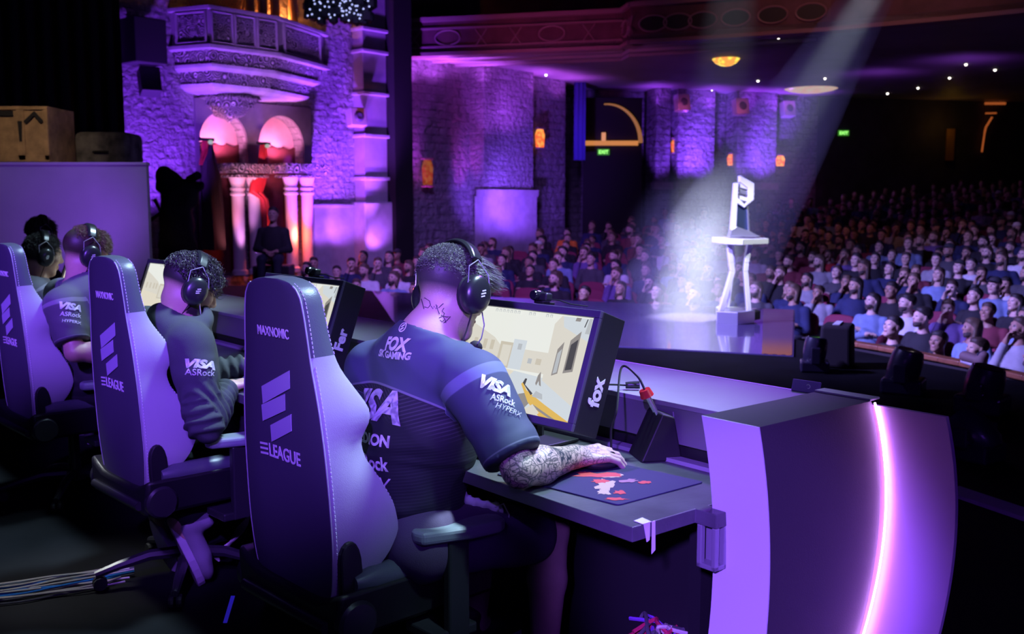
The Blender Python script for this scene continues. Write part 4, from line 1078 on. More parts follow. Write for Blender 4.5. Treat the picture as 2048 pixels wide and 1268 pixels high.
# glossy thrust deck with the trophy
M_DECK = mat('gloss_deck', (.13, .10, .22), .14, coat=.6, spec=.6)
DK = [onz(1588, 714, .0), onz(1590, 622, .0), onz(1100, 601, .0), Vector((-2.3, 16.4, 0)), Vector((-1.2, 10.9, 0))]
deck = thing('stage_deck', 'glossy violet stage deck carrying the trophy table', 'stage', (2.0, 11.5, 0))
b = MB(); b.prism([p + Vector((-2.0, -11.5, -.02)) for p in DK], (0, 0, .035)); b.build('deck_top', M_DECK, deck, bevel=.006)
b = MB(); cen = sum(DK, Vector())/len(DK); b.prism([cen + (p-cen)*.985 + Vector((-2.0, -11.5, -1.3)) for p in DK], (0, 0, 1.28)); b.build('deck_skirt', M_BLACK, deck)
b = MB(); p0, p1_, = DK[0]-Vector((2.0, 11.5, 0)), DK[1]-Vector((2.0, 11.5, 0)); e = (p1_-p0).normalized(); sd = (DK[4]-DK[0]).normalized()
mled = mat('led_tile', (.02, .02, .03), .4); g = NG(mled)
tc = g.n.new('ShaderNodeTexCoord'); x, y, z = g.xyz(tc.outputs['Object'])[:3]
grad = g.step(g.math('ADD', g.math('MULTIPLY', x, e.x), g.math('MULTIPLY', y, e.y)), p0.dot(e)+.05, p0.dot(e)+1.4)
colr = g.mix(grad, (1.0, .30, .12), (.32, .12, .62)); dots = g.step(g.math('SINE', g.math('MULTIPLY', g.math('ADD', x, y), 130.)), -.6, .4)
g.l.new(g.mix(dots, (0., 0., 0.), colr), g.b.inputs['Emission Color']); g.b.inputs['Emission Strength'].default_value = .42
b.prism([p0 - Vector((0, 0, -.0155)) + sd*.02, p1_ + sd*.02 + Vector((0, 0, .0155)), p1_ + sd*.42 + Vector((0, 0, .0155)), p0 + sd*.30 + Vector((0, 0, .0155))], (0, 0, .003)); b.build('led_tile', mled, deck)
# light strip on the stage floor at the right
b = MB(); q0, q1 = onz(1880, 985, 0), onz(2120, 1068, 0); dd = (q1-q0).normalized(); sdv = Vector((-dd.y, dd.x, 0))
b.prism([q0, q1, q1+sdv*.13, q0+sdv*.13], (0, 0, .02)); tag(b.build('floor_strip', mat('strip_white', (.5, .45, .6), .6)), 'long pale strip lying on the dark stage floor at far right', 'floor strip')
# ------------------------------------------------------------------ stone walls
def stone(name, col, scale=1., depth=.05, rough=.85, hgt=.42):
    m = mat(name, col, rough); g = NG(m); tc = g.n.new('ShaderNodeTexCoord')
    mp = g.n.new('ShaderNodeMapping'); g.l.new(tc.outputs['UV'], mp.inputs['Vector'])
    br = g.n.new('ShaderNodeTexBrick'); br.inputs['Scale'].default_value = 1.; br.inputs['Brick Width'].default_value = .52*scale; br.inputs['Row Height'].default_value = .21*scale; br.inputs['Mortar Size'].default_value = .02*scale
    br.inputs['Color1'].default_value = (*[c*.75 for c in col], 1); br.inputs['Color2'].default_value = (*[c*1.15 for c in col], 1); br.inputs['Mortar'].default_value = (*[c*.45 for c in col], 1)
    wob = g.n.new('ShaderNodeVectorMath'); wob.operation = 'MULTIPLY_ADD'; g.l.new(g.noise(3., 3, out='Color', vec=tc.outputs['UV']), wob.inputs[0]); wob.inputs[1].default_value = (.10, .10, 0); g.l.new(tc.outputs['UV'], wob.inputs[2])
    g.l.new(wob.outputs[0], br.inputs['Vector'])
    n = g.noise(5./scale, 6, .3, vec=tc.outputs['UV']); n2 = g.noise(22./scale, 3, vec=tc.outputs['UV'])
    h = g.math('ADD', g.math('MULTIPLY', br.outputs['Fac'], -.8), g.math('ADD', g.math('MULTIPLY', n, 1.3), g.math('MULTIPLY', n2, .3)))
    bp = g.n.new('ShaderNodeBump'); bp.inputs['Strength'].default_value = 1.; bp.inputs['Distance'].default_value = depth; g.l.new(h, bp.inputs['Height']); g.l.new(bp.outputs['Normal'], g.b.inputs['Normal'])
    g.l.new(g.mix(g.step(n, .35, .65), br.outputs['Color'], tuple(c*.8 for c in col)), g.b.inputs['Base Color']); return m
M_STONE = stone('stone_wall', (.36, .34, .38), .62, .10); M_STONE2 = stone('stone_wall_far', (.30, .28, .32), .95, .14)
M_ASH = mat('smooth_stone', (.42, .39, .44), .8, var=.15, vscale=4, bump=.15, bscale=20); M_CARV = mat('carved_stone', (.42, .38, .43), .75)
def carve(m, scale, dist=.08):
    g = NG(m); v = g.voro(scale, 'F1'); w = g.math('SINE', g.math('MULTIPLY', v, 26.)); bp = g.n.new('ShaderNodeBump'); bp.inputs['Strength'].default_value = 1.; bp.inputs['Distance'].default_value = dist
    g.l.new(w, bp.inputs['Height']); g.l.new(bp.outputs['Normal'], g.b.inputs['Normal'])
    g.l.new(g.mix(g.step(w, -.3, .6), (.16, .14, .18), (.55, .5, .56)), g.b.inputs['Base Color'])
carve(M_CARV, 6.)
WD = Vector((.655, .755, 0)).normalized(); WN = Vector((WD.y, -WD.x, 0)); WA = Vector((-2.75, 24, 0)); WE = WA - WD*7.2
def wpx(px, py, off=0.):
    d = ray(px, py); o = Vector((0, 0, CAMZ)); p = WA + WN*off; t = (p-o).dot(WN)/d.dot(WN); return o + d*t
def wa(px, py, off=0.):
    p = wpx(px, py, off); return ((p-WE).dot(WD), p.z)
def W(a, z, off=0.): return WE + WD*a + WN*off + Vector((0, 0, z))
def uvwall(o, org, dx):
    me = o.data; uv = me.uv_layers.new(name='uv')
    for p in me.polygons:
        nz = abs(p.normal.z)
        for li in p.loop_indices:
            v = me.vertices[me.loops[li].vertex_index].co; e = v-org
            al = e.dot(dx); pr = e - dx*al; q = pr.dot(Vector((-dx.y, dx.x, 0)))
            uv.data[li].uv = (al + q, v.z + (q if nz > .7 else 0))
def arch_loop(a0, a1, z0, zs_, n=18):
    r = (a1-a0)/2; c = (a0+a1)/2
    return [(a0, z0)] + [(c - r*math.cos(PI*i/n), zs_ + r*1.08*math.sin(PI*i/n)) for i in range(n+1)] + [(a1, z0)]
ar = []
for x0, x1, yt in ((398, 494, 224), (516, 606, 232)):
    a0, a1 = wa(x0, 345)[0], wa(x1, 345)[0]; zt = wa((x0+x1)/2, yt)[1]; ar.append((a0, a1, zt-(a1-a0)/2*1.08))
def wall_with_holes(name, rect, loops, m, depth):
    bm = bmesh.new(); es = []
    def loop(pts, off=0.):
        vs = [bm.verts.new(W(a, z, off)) for a, z in pts]; es.extend(bm.edges.new((vs[i], vs[(i+1) % len(vs)])) for i in range(len(vs))); return vs
    loop(rect); lv = [loop(l) for l in loops]
    bmesh.ops.triangle_fill(bm, use_beauty=True, use_dissolve=False, edges=es)
    for l, vs in zip(loops, lv):
        bk = [bm.verts.new(W(a, z, -depth)) for a, z in l]
        for i in range(len(l)-1): bm.faces.new((vs[i], vs[i+1], bk[i+1], bk[i]))
    bmesh.ops.recalc_face_normals(bm, faces=bm.faces[:])
    me = bpy.data.meshes.new(name); bm.to_mesh(me); bm.free(); o = link_mesh(name, me, m, smooth=False); uvwall(o, WE, WD); return o
loops = [arch_loop(a0, a1, .02, zs_) for a0, a1, zs_ in ar]
wl = struct(wall_with_holes('wall_left', [(0, -.5), (7.35, -.5), (7.35, 11.4), (0, 11.4)], loops, M_STONE, .32))
# smooth surround of the double arch
sa0, sz = wa(386, 196); sa1 = wa(618, 205)[0]
bm = bmesh.new(); es = []
for pts in ([(sa0, .02), (sa1, .02), (sa1, sz), (sa0, sz)], *[arch_loop(a0-.0, a1+.0, .03, zs_) for a0, a1, zs_ in ar]):
    vs = [bm.verts.new(W(a, z, .06)) for a, z in pts]; es += [bm.edges.new((vs[i], vs[(i+1) % len(vs)])) for i in range(len(vs))]
bmesh.ops.triangle_fill(bm, use_beauty=True, use_dissolve=False, edges=es); r = bmesh.ops.extrude_face_region(bm, geom=bm.faces[:])
for v in [q for q in r['geom'] if isinstance(q, bmesh.types.BMVert)]: v.co -= WN*.055
bmesh.ops.recalc_face_normals(bm, faces=bm.faces[:]); me = bpy.data.meshes.new('trim_1'); bm.to_mesh(me); bm.free()
struct(link_mesh('trim_1', me, mat('surround_stone', (.16, .14, .17), .85, var=.2, vscale=3, bump=.2, bscale=14), smooth=False))
M_PLAS = mat('niche_plaster', (.55, .40, .44), .8, var=.12, vscale=3); M_DRED = mat('niche_dado', (.11, .02, .03), .85, var=.3, vscale=6)
b = MB()
for a0, a1, zs_ in ar: b.prism([W(a, z, -.31) for a, z in arch_loop(a0-.3, a1+.3, .02, zs_, 14)], -WN*.05)
o = b.build('wall_niches', M_PLAS); struct(o)
for i, (a0, a1, zs_) in enumerate(ar):
    zt = wa(470, 292)[1]; n = 6; top = []
    for k in range(n*6+1):
        u = k/(n*6); top.append((a0-.25+(a1-a0+.5)*u, zt - .05*abs(math.sin(u*n*PI)) + .05))
    b = MB(); b.prism([W(a, z, -.29) for a, z in [(a0-.25, .0)] + top + [(a1+.25, .0)]], WN*.03); struct(b.build('trim_2', M_DRED))
# paired columns with capitals
M_COLM = mat('column_stone', (.52, .46, .48), .7, bump=.1, bscale=12)
for i, (cx, xs) in enumerate(((470, (456, 489)), (577, (562, 594)))):
    lab = ('pair of stone columns between the two lit arches', 'pair of stone columns at the right of the second arch')[i]
    a_c, zc = wa(cx, 345); t = thing('twin_columns', lab, 'columns', W(a_c, 0, .35), math.atan2(WD.y, WD.x))
    z1 = wa(cx, 356)[1]; z2 = wa(cx, 331)[1]; hw = (wa(cx+42, 345)[0]-wa(cx-42, 345)[0])/2
    b = MB(); b.prism([(-hw*.8, -.25, z1), (hw*.8, -.25, z1), (hw*.8, .25, z1), (-hw*.8, .25, z1)], (0, 0, .05)); b.box((0, 0, (z1+z2)/2+.03), (hw*2, .6, (z2-z1)*.55), taper=1.06); b.span((-hw*1.05, -.33, z2-.05), (hw*1.05, .33, z2+.02)); b.build('capital', M_CARV, t, bevel=.01)
    for px in xs:
        x = wa(px, 400)[0]-a_c
        b = MB(); b.lathe([(.16, 0), (.16, .08), (.125, .12), (.125, z1-.36), (.15, z1-.35), (.15, z1-.31), (.125, z1-.30), (.125, z1-.26), (.15, z1-.25), (.15, z1-.21), (.12, z1-.19), (.17, z1)], (x, 0, 0), 20); b.build('column', M_COLM, t, smooth=True)
# drapes and little lamps in the arches
M_REDC = mat('red_drape', (.42, .02, .03), .7, bump=.2, bscale=40); M_DARKC = mat('black_drape', (.02, .015, .02), .85)
def drape_cloth(name, label, pts, m, wpleat=.02):
    """pts: (px, py, half width px) down the hang, on a plane a bit in front of the wall"""
    b = MB(); vs = []; n = 16; N = 24; P = []
    for i in range(N+1):
        u = i/N*(len(pts)-1); k = min(int(u), len(pts)-2); f = u-k; f = f*f*(3-2*f)
        x, y, w_ = [pts[k][q]*(1-f)+pts[k+1][q]*f for q in range(3)]
        for j in range(n):
            a = 2*PI*j/n; px = x + w_*math.cos(a); p = wpx(px, y, .45 + .07*math.sin(a)*(1+.3*math.sin(5*a))); vs.append(p + WN*.02*math.sin(j*2.4+i*.2))
    fs = [(i*n+j, i*n+(j+1) % n, (i+1)*n+(j+1) % n, (i+1)*n+j) for i in range(N) for j in range(n)] + [tuple(range(n)), tuple(range(N*n+n-1, N*n-1, -1))]
    b.add(vs, fs); return tag(b.build(name, m, smooth=True, origin=W(wa(pts[0][0], 400)[0], 0, .45)), label, 'drape')
drape_cloth('tied_drape', 'red drape tied in a bulge between the two arches', [(527, 288, 6), (526, 318, 9), (524, 345, 11), (515, 368, 15), (511, 384, 14), (527, 398, 8), (533, 430, 9), (535, 500, 10)], M_REDC)
drape_cloth('red_drape', 'red drape gathered at the left of the first arch', [(413, 282, 9), (411, 300, 8), (405, 318, 5), (402, 330, 3)], M_REDC)
drape_cloth('black_drape', 'black drape hanging at the left of the first arch', [(422, 290, 4), (418, 320, 13), (420, 360, 22), (424, 420, 24), (428, 500, 26)], M_DARKC)
for i, (px, py, lab) in enumerate(((413, 279, 'small lamp at the left of the first arch'), (527, 287, 'small lamp between the two arches'))):
    t = thing('wall_lamp', lab, 'lamp', wpx(px, py, .5), math.atan2(WD.y, WD.x))
    b = MB(); b.span((-.16, -.03, -.03), (.16, .03, .03)); b.build('bracket', M_BLACK, t, bevel=.008)
    b = MB(); b.ball((.05, -.06, -.05), (.05, .05, .045), 12); b.build('bulb', glow((.75, .9, .8), .45), t, smooth=True)
# pilaster at the end of the wall, string courses
M_PIL = mat('pilaster_stone', (.34, .31, .35), .8, var=.12, vscale=3, bump=.2, bscale=18)
pa0, pa1 = wa(729, 300, .35)[0], wa(774, 300, .35)[0]
t = struct(thing('wall_pilaster', None, None, W((pa0+pa1)/2, 0, .17), math.atan2(WD.y, WD.x))); hw = (pa1-pa0)/2
b = MB(); b.span((-hw, -.18, -.5), (hw, .18, 11)); b.build('shaft', M_PIL, t)
b = MB(); b.span((-hw-.12, -.30, -.5), (hw+.12, .2, wa(750, 404)[1])); b.build('plinth', M_ASH, t, bevel=.03)
for y in (60, 104, 188, 272, 357):
    z = wa(750, y, .35)[1]; b = MB(); b.span((-hw-.05, -.25, z-.04), (hw+.05, .2, z+.04)); b.build('band', M_ASH, t, bevel=.015)
b = MB(); a0, z0 = wa(620, 411); a1, _ = wa(735, 408); b.prism([W(a0, z0-.05, .0), W(a1, z0-.05, 0), W(a1, z0+.03, 0), W(a0, z0+.03, 0)], WN*.12); struct(b.build('trim_3', M_ASH, bevel=.02))
b = MB(); b.prism([W(sa1+.02, -.5, 0), W(pa0, -.5, 0), W(pa0, z0-.05, 0), W(sa1+.02, z0-.05, 0)], WN*.07); struct(b.build('trim_4', M_ASH))
# dark pier beside it, then the far side wall
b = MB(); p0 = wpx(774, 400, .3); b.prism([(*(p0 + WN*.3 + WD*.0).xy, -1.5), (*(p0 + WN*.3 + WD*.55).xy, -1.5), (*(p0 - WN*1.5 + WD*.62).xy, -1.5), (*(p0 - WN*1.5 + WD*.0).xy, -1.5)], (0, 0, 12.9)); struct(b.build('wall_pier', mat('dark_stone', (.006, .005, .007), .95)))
FA = Vector((-2.6, 24.6, 0)); FD = Vector((5.1, 6.0, 0)).normalized(); FB = FA + FD*6.4; FN = Vector((FD.y, -FD.x, 0))
def fpx(px, py, off=0.):
    d = ray(px, py); o = Vector((0, 0, CAMZ)); p = FA + FN*off; return o + d*((p-o).dot(FN)/d.dot(FN))
ZS = 4.95
def slab(name, A, B, z0, z1, th, m, st=True):
    D = (B-A).normalized(); N = Vector((D.y, -D.x, 0)); b = MB(); b.prism([A + Z(z0), B + Z(z0), B + Z(z0) - N*th, A + Z(z0) - N*th], (0, 0, z1-z0)); o = b.build(name, m); uvwall(o, A, D); return struct(o) if st else o
slab('wall_side', FA, FB, -1.5, ZS, .4, M_STONE2)
Ap = fpx(968, 300, .5); Bp = fpx(1066, 300, .5); Ap.z = Bp.z = 0
slab('wall_pilaster_far', Ap, Bp, -1.5, ZS, .6, M_STONE)
Ap2, Bp2 = Ap - FD*.1 + FN*.12, Bp + FD*.1 + FN*.12
zb = fpx(1016, 384, .5).z; slab('trim_5', Ap2, Bp2, zb-.12, zb+.06, .3, M_ASH); slab('trim_6', Ap2 - FN*.06, Bp2 - FN*.06, -1.5, zb-.12, .3, M_ASH)
# house back wall: two lit stone piers with dark recesses
BA = Vector((4.2, 31.9, 0)); BB = Vector((10.2, 33.9, 0)); BD = (BB-BA).normalized(); BN = Vector((BD.y, -BD.x, 0))
def bpx(px, py, off=0.):
    d = ray(px, py); o = Vector((0, 0, CAMZ)); p = BA + BN*off; return o + d*((p-o).dot(BN)/d.dot(BN))
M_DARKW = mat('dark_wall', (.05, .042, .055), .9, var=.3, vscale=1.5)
slab('wall_back', Vector((1.4, 31.5, 0)), BB, -1.5, ZS, .4, M_STONE2)
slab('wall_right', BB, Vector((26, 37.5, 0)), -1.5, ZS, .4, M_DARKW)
for i, (x0, x1) in enumerate(((1312, 1340), (1356, 1428), (1474, 1552))):
    A, B = bpx(x0, 300, .7), bpx(x1, 300, .7); A.z = B.z = 0
    slab('wall_pier_back', A, B, -1.5, ZS, .7, M_STONE2)
    zb = bpx(1500, 372, .7).z; slab('trim_7', A + BN*.1 - BD*.08, B + BN*.1 + BD*.08, zb-.12, zb+.1, .3, M_ASH)
# ------------------------------------------------------------------ mezzanine: curved parapet and its soffit
fp = [at(797, 110, 24.2), at(1010, 103, 23.6), at(1245, 94, 22.9), at(1262, 90, 22.2), at(1420, 82, 21.6), at(1660, 62, 20.6), at(1900, 30, 19.4), at(2300, -20, 17.5)]
fp = [Vector((p.x, p.y, 0)) for p in fp]
M_SOFF = mat('soffit_plaster', (.30, .26, .30), .6, var=.15, vscale=.6, bump=.1, bscale=2)
b = MB(); poly = fp + [Vector((30, 38, 0)), Vector((26, 38, 0)), Vector((10, 34.6, 0)), Vector((2.3, 31.8, 0)), Vector((-2.7, 24.8, 0))]
b.prism([p + Z(ZS) for p in poly], (0, 0, .12)); struct(b.build('ceiling_soffit', M_SOFF))
for i in range(3):                                               # ribs following the parapet under the soffit
    off = .55 + .75*i; b = MB(); b.tube([p + Vector((.1, 1, 0))*off + Z(ZS-.01) for p in fp[:6]], .06, 6); struct(b.build('trim_8', M_SOFF))
mez = struct(thing('mezzanine_parapet', None, None, (0, 22, ZS)))
M_FASC = mat('fascia_wood', (.10, .035, .05), .55, var=.3, vscale=3, bump=.1, bscale=10); M_FTRIM = mat('fascia_trim', (.26, .14, .17), .5)
def strip(name, pts, z0, z1, th, m, out=0.):
    b = MB()
    for p, q in zip(pts, pts[1:]):
        d = (q-p).normalized(); n = Vector((d.y, -d.x, 0)); c = Vector((0, 22, ZS))
        b.prism([p + n*out + Z(z0) - c, q + n*out + Z(z0) - c, q - n*th + Z(z0) - c, p - n*th + Z(z0) - c], (0, 0, z1-z0))
    return b.build(name, m, mez)
strip('fascia', fp, ZS-.06, ZS+.78, .25, M_FASC); strip('rail', fp, ZS+.70, ZS+.80, .3, M_FTRIM, .08); strip('lower_moulding', fp, ZS-.08, ZS+.0, .3, M_FTRIM, .08)
strip('upper_moulding', fp[:3], ZS+.52, ZS+.56, .3, M_FTRIM, .05); strip('mid_moulding', fp[:3], ZS+.10, ZS+.14, .3, M_FTRIM, .05)
strip('upper_parapet', [p + Vector((.15, .9, 0)) for p in fp], ZS+.8, ZS+1.9, .25, M_FASC)
for i in range(16):                                              # framed panels and oval openings
    u = (i+.5)/16*5.; k = int(u); f = u-k; p = fp[k].lerp(fp[k+1], f); d = (fp[k+1]-fp[k]).normalized(); n = Vector((d.y, -d.x, 0))
    b = MB(); R = frame(d, (0, 0, 1)); seg = 24
    if k >= 3 or i % 3 == 1:
        ring = [p + n*.015 + d*(.30*math.cos(2*PI*j/seg)) + Z(ZS+.33+.17*math.sin(2*PI*j/seg)) - Vector((0, 22, ZS)) for j in range(seg+1)]
        b.tube(ring, .022, 6, cap=False); b.build('oval_frame', M_FTRIM, mez, smooth=True)
        if k >= 3:
            b = MB(); b.prism([q + n*.003 for q in ring[:-1]], n*.006); b.build('oval_opening', M_BLACK, mez)
    else:
        for s_ in (-1, 1): b.tube([p + n*.012 + d*.14*s_ + Z(.12), p + n*.012 - d*.14*s_ + Z(.5)], .014, 5)
        b.v = [(q[0], q[1]-22, q[2]) for q in b.v]; b.build('panel_cross', M_FTRIM, mez)
# ceiling lamps, downlights under the mezzanine
def lamp_bowl(label, px, py, Y, r, cols, s):
    p = at(px, py, Y); t = thing('ceiling_lamp', label, 'lamp', (p.x, p.y, p.z))
    b = MB(); b.lathe([(r, .10), (r*.96, .03), (r*.75, -.05), (r*.4, -.11), (.02, -.13)], seg=24); 
    m = mat('lamp_glass', (.1, .05, .02), .3); g = NG(m); g.l.new(g.mix(g.step(g.noise(6., 2), .42, .58), cols[0], cols[1]), g.b.inputs['Emission Color']); g.b.inputs['Emission Strength'].default_value = s
    b.build('glass_bowl', m, t, smooth=True)
    b = MB(); b.lathe([(r*1.04, .12), (r*1.06, .10), (r*1.04, .08), (r*.98, .08), (r*.98, .12)], seg=24); b.build('rim', M_FTRIM, t, smooth=True)
    b = MB(); b.tube([(0, 0, .1), (0, 0, max(.3, ZS-p.z))], .03, 6); b.build('stem', M_BLACK, t)
lamp_bowl('yellow and red glass bowl lamp under the mezzanine', 1452, 122, 25.0, .34, ((1., .30, .05), (.95, .75, .08)), 1.3)
lamp_bowl('flat pale ceiling lamp farther back under the mezzanine', 1622, 178, 31.5, .9, ((1., .55, .42), (.9, .7, .5)), .55)
k = 0
dlab = ['first', 'second', 'third', 'fourth', 'fifth', 'sixth', 'seventh', 'eighth', 'ninth', 'tenth']
for px, py, Y in ((1092, 150, 27.), (1516, 162, 29), (1557, 75, 21.0), (1423, 181, 31.5), (1650, 157, 30), (1775, 187, 31), (1836, 176, 29.5), (1899, 156, 28), (1932, 129, 25.5), (1990, 140, 26)):
    p = onz(px, py, ZS-.01); b = MB(); b.ball((0, 0, 0), .034, 8); o = b.build('downlight', glow((1., .9, .8), 6.), smooth=True, origin=(0, 0, 0)); o.location = (p.x, p.y, p.z)
    tag(o, f'tiny ceiling downlight under the mezzanine, {dlab[k]} from the left', 'downlight', 'downlights under the mezzanine'); k += 1
# ------------------------------------------------------------------ the theatre box over the arches
box = thing('theatre_box', 'ornate carved stone theatre box projecting above the two arches', 'balcony', W(wa(500, 200)[0], 0, 0), math.atan2(WD.y, WD.x))
A0 = wa(500, 200)[0]
def brel(px, py, off): a, z = wa(px, py, off); return a-A0, z
xl, x1, x2, xr = brel(346, 100, .1)[0], brel(418, 105, .9)[0], brel(556, 120, .9)[0], brel(652, 135, .1)[0]
cx = (x1+x2)/2
def bay(s): return [(cx + (x-cx)*s, -y*s) for x, y in ((xl, .0), (xl, .12), (x1, .95), (x2, .95), (xr, .12), (xr, .0))]
zz = lambda y: wa(490, y, .9)[1]
def tier(name, levels, m, bev=.01):
    b = MB(); vs = []; fs = []
    for z, s in levels: vs += [(x, y if i not in (0, 5) else .02, z) for i, (x, y) in enumerate(bay(s))]
    n = 6
    for k in range(len(levels)-1):
        for j in range(n): fs.append((k*n+j, k*n+(j+1) % n, (k+1)*n+(j+1) % n, (k+1)*n+j))
    fs += [tuple(range(n)), tuple(range(len(levels)*n-1, len(levels)*n-n-1, -1))]
    b.add(vs, fs); return b.build(name, m, box, bevel=bev)
tier('parapet', [(zz(28), .97), (zz(97), .97)], M_PIL); tier('coping', [(zz(22), 1.03), (zz(30), 1.03)], M_ASH)
tier('cornice', [(zz(97), 1.04), (zz(105), 1.04), (zz(108), .98)], M_ASH); tier('frieze', [(zz(108), .97), (zz(133), .90)], M_CARV)
tier('cornice', [(zz(133), .94), (zz(140), .93), (zz(147), .86)], M_ASH); tier('frieze', [(zz(147), .85), (zz(170), .80)], M_CARV)
tier('cornice', [(zz(170), .83), (zz(177), .80), (zz(184), .70)], M_ASH); tier('underside', [(zz(184), .68), (zz(190), .40)], M_PIL)
b = MB(); zt, zb_ = zz(187), zz(240)
b.lathe([(.62, zt), (.66, zt-.06), (.52, zt-.10), (.50, zt-.22), (.42, zt-.24), (.30, zt-.38), (.24, zt-.40), (.08, zb_+.06), (.02, zb_)], (cx+.12, -.12, 0), 8); b.build('pendant', M_CARV, box, bevel=.006)
M_LATT = mat('lattice_stone', (.32, .32, .46), .7); carve(M_LATT, 7., .06)
pts = bay(.975); k = 0
for (i, j, n) in ((1, 2, 1), (2, 3, 3), (3, 4, 1)):
    p, q = Vector((*pts[i], 0)), Vector((*pts[j], 0)); d = (q-p).normalized(); nn = Vector((d.y, -d.x, 0)); Ln = (q-p).length
    for c in range(n):
        a, e = Ln*(c+.14)/n, Ln*(c+.86)/n; b = MB(); b.prism([p + d*a + Z(zz(86)), p + d*e + Z(zz(86)), p + d*e + Z(zz(40)), p + d*a + Z(zz(40))], nn*.02); b.build('lattice_panel', M_LATT, box)
        b = MB()
        c4 = [p + d*uu + nn*.02 + Z(zz(y)) for uu, y in ((a-.04, 92), (a-.04, 34), (e+.04, 34), (e+.04, 92), (a-.04, 92), (a-.04, 34))]; b.tube(c4, .035, 6)
        b.build('panel_frame', M_PIL, box)
M_ORC = mat('gilded_stone', (.6, .38, .26), .6, bump=.2, bscale=10)
for px in (505, 531, 556, 592):
    a, z = brel(px, 20, .35); b = MB(); b.lathe([(.14, zz(40)), (.14, zz(30)), (.10, zz(26)), (.10, zz(-60))], (a, -.25, 0), 14); b.build('column', M_ORC, box, smooth=True)
b = MB(); a0, a1 = brel(385, 5, .2)[0], brel(492, 5, .2)[0]
n = 16
for i in range(n):
    for sgn in (-1, 1): x = a0 + (a1-a0)*i/n; b.tube([(x, -.15, zz(20)), (x + sgn*.28, -.15, zz(-40))], .022, 5)
b.build('grille', M_ORC, box)
lp = W(A0 + brel(470, 0, .1)[0], zz(25), .12); light('box_light', 'POINT', lp, None, 90, (1., .25, .05), .1)
lp = W(A0 + brel(560, 0, .1)[0], zz(22), .1); light('box_light', 'POINT', lp, None, 110, (1., .30, .06), .1)
# speakers on the wall
M_SPK = mat('speaker_black', (.05, .045, .06), .6); M_SPKP = mat('speaker_pale', (.5, .46, .5), .6)
def speaker(label, p, size, tilt, rz, m, woofer=False):
    t = thing('loudspeaker', label, 'loudspeaker', p, rz, group='loudspeakers on the walls')
    R = RX(tilt); b = MB(); b.box((0, 0, 0), size, R, taper=1.); b.build('cabinet', m, t, bevel=.02)
    if woofer:
        b = MB(); b.lathe([(0, .02), (size[0]*.18, .03), (size[0]*.30, .0), (size[0]*.33, -.02)], R @ Vector((0, -size[1]/2, 0)), 20, R @ RX(PI/2)); b.build('woofer', mat('woofer', (.10, .09, .16), .4), t, smooth=True)
    b = MB(); b.tube([(0, size[1]*.4, 0), (0, size[1]*.5+.25, .05)], .04, 6); b.build('bracket', M_BLACK, t)
    return t
rzw = math.atan2(WD.y, WD.x)
speaker('large dark loudspeaker at the left of the carved theatre box', wpx(287, 84, .58), (.62, .55, .80), .0, rzw, M_SPK)
speaker('small tilted loudspeaker under the large dark one', wpx(299, 164, .55), (.36, .3, .48), -.35, rzw-.3, M_SPK)
speaker('square lit loudspeaker beside the stone pilaster', wpx(713, 235, .55), (.40, .25, .40), -.15, rzw-.2, M_SPKP, True)
rzb = math.atan2(BD.y, BD.x)
speaker('left of three square lit loudspeakers under the far mezzanine', bpx(1364, 206, 1.0), (.42, .3, .50), -.2, rzb, M_SPKP, True)
speaker('middle of three square lit loudspeakers under the far mezzanine', bpx(1481, 214, 1.0), (.46, .3, .50), -.2, rzb, M_SPKP, True)
speaker('right of three square lit loudspeakers under the far mezzanine', bpx(1575, 219, .42), (.42, .3, .50), -.2, rzb, M_SPKP, True)
# amber sconces
def sconce(label, p, h, rz, s=1.6):
    t = thing('wall_sconce', label, 'sconce', p, rz, group='amber sconces on the stone walls')
    m = mat('sconce_glass', (.2, .05, .02), .4); g = NG(m); g.l.new(g.mix(g.step(g.noise(9., 3), .4, .6), (.9, .10, .02), (1., .34, .06)), g.b.inputs['Emission Color']); g.b.inputs['Emission Strength'].default_value = s
    b = MB(); b.prism([(-.11, 0, -h/2), (.11, 0, -h/2), (.14, 0, h*.2), (.07, 0, h/2), (-.07, 0, h/2), (-.14, 0, h*.2)], (0, -.14, 0)); b.build('glass', m, t, bevel=.02)
    b = MB(); b.span((-.15, -.16, -h/2-.05), (.15, .02, -h/2)); b.span((-.16, -.14, h/2), (.16, .02, h/2+.05)); b.build('frame', M_FTRIM, t, bevel=.01)
rzf = math.atan2(FD.y, FD.x)
sconce('amber sconce nearest the dark pier on the left stone wall', fpx(851, 345, .15), .62, rzf, .22); sconce('amber sconce left of the violet-lit pilaster', fpx(961, 312, .12), .80, rzf, 1.0); sconce('amber sconce right of the violet-lit pilaster', fpx(1076, 277, .2), .50, rzf, 1.3)
sconce('amber sconce at the left end of the lit back wall', bpx(1349, 292, .3), .42, rzb, .9); sconce('amber sconce between the two lit back wall piers', bpx(1461, 320, .3), .36, rzb, 1.2); sconce('amber sconce at the right end of the lit back wall', bpx(1558, 322, .3), .34, rzb, 1.5)
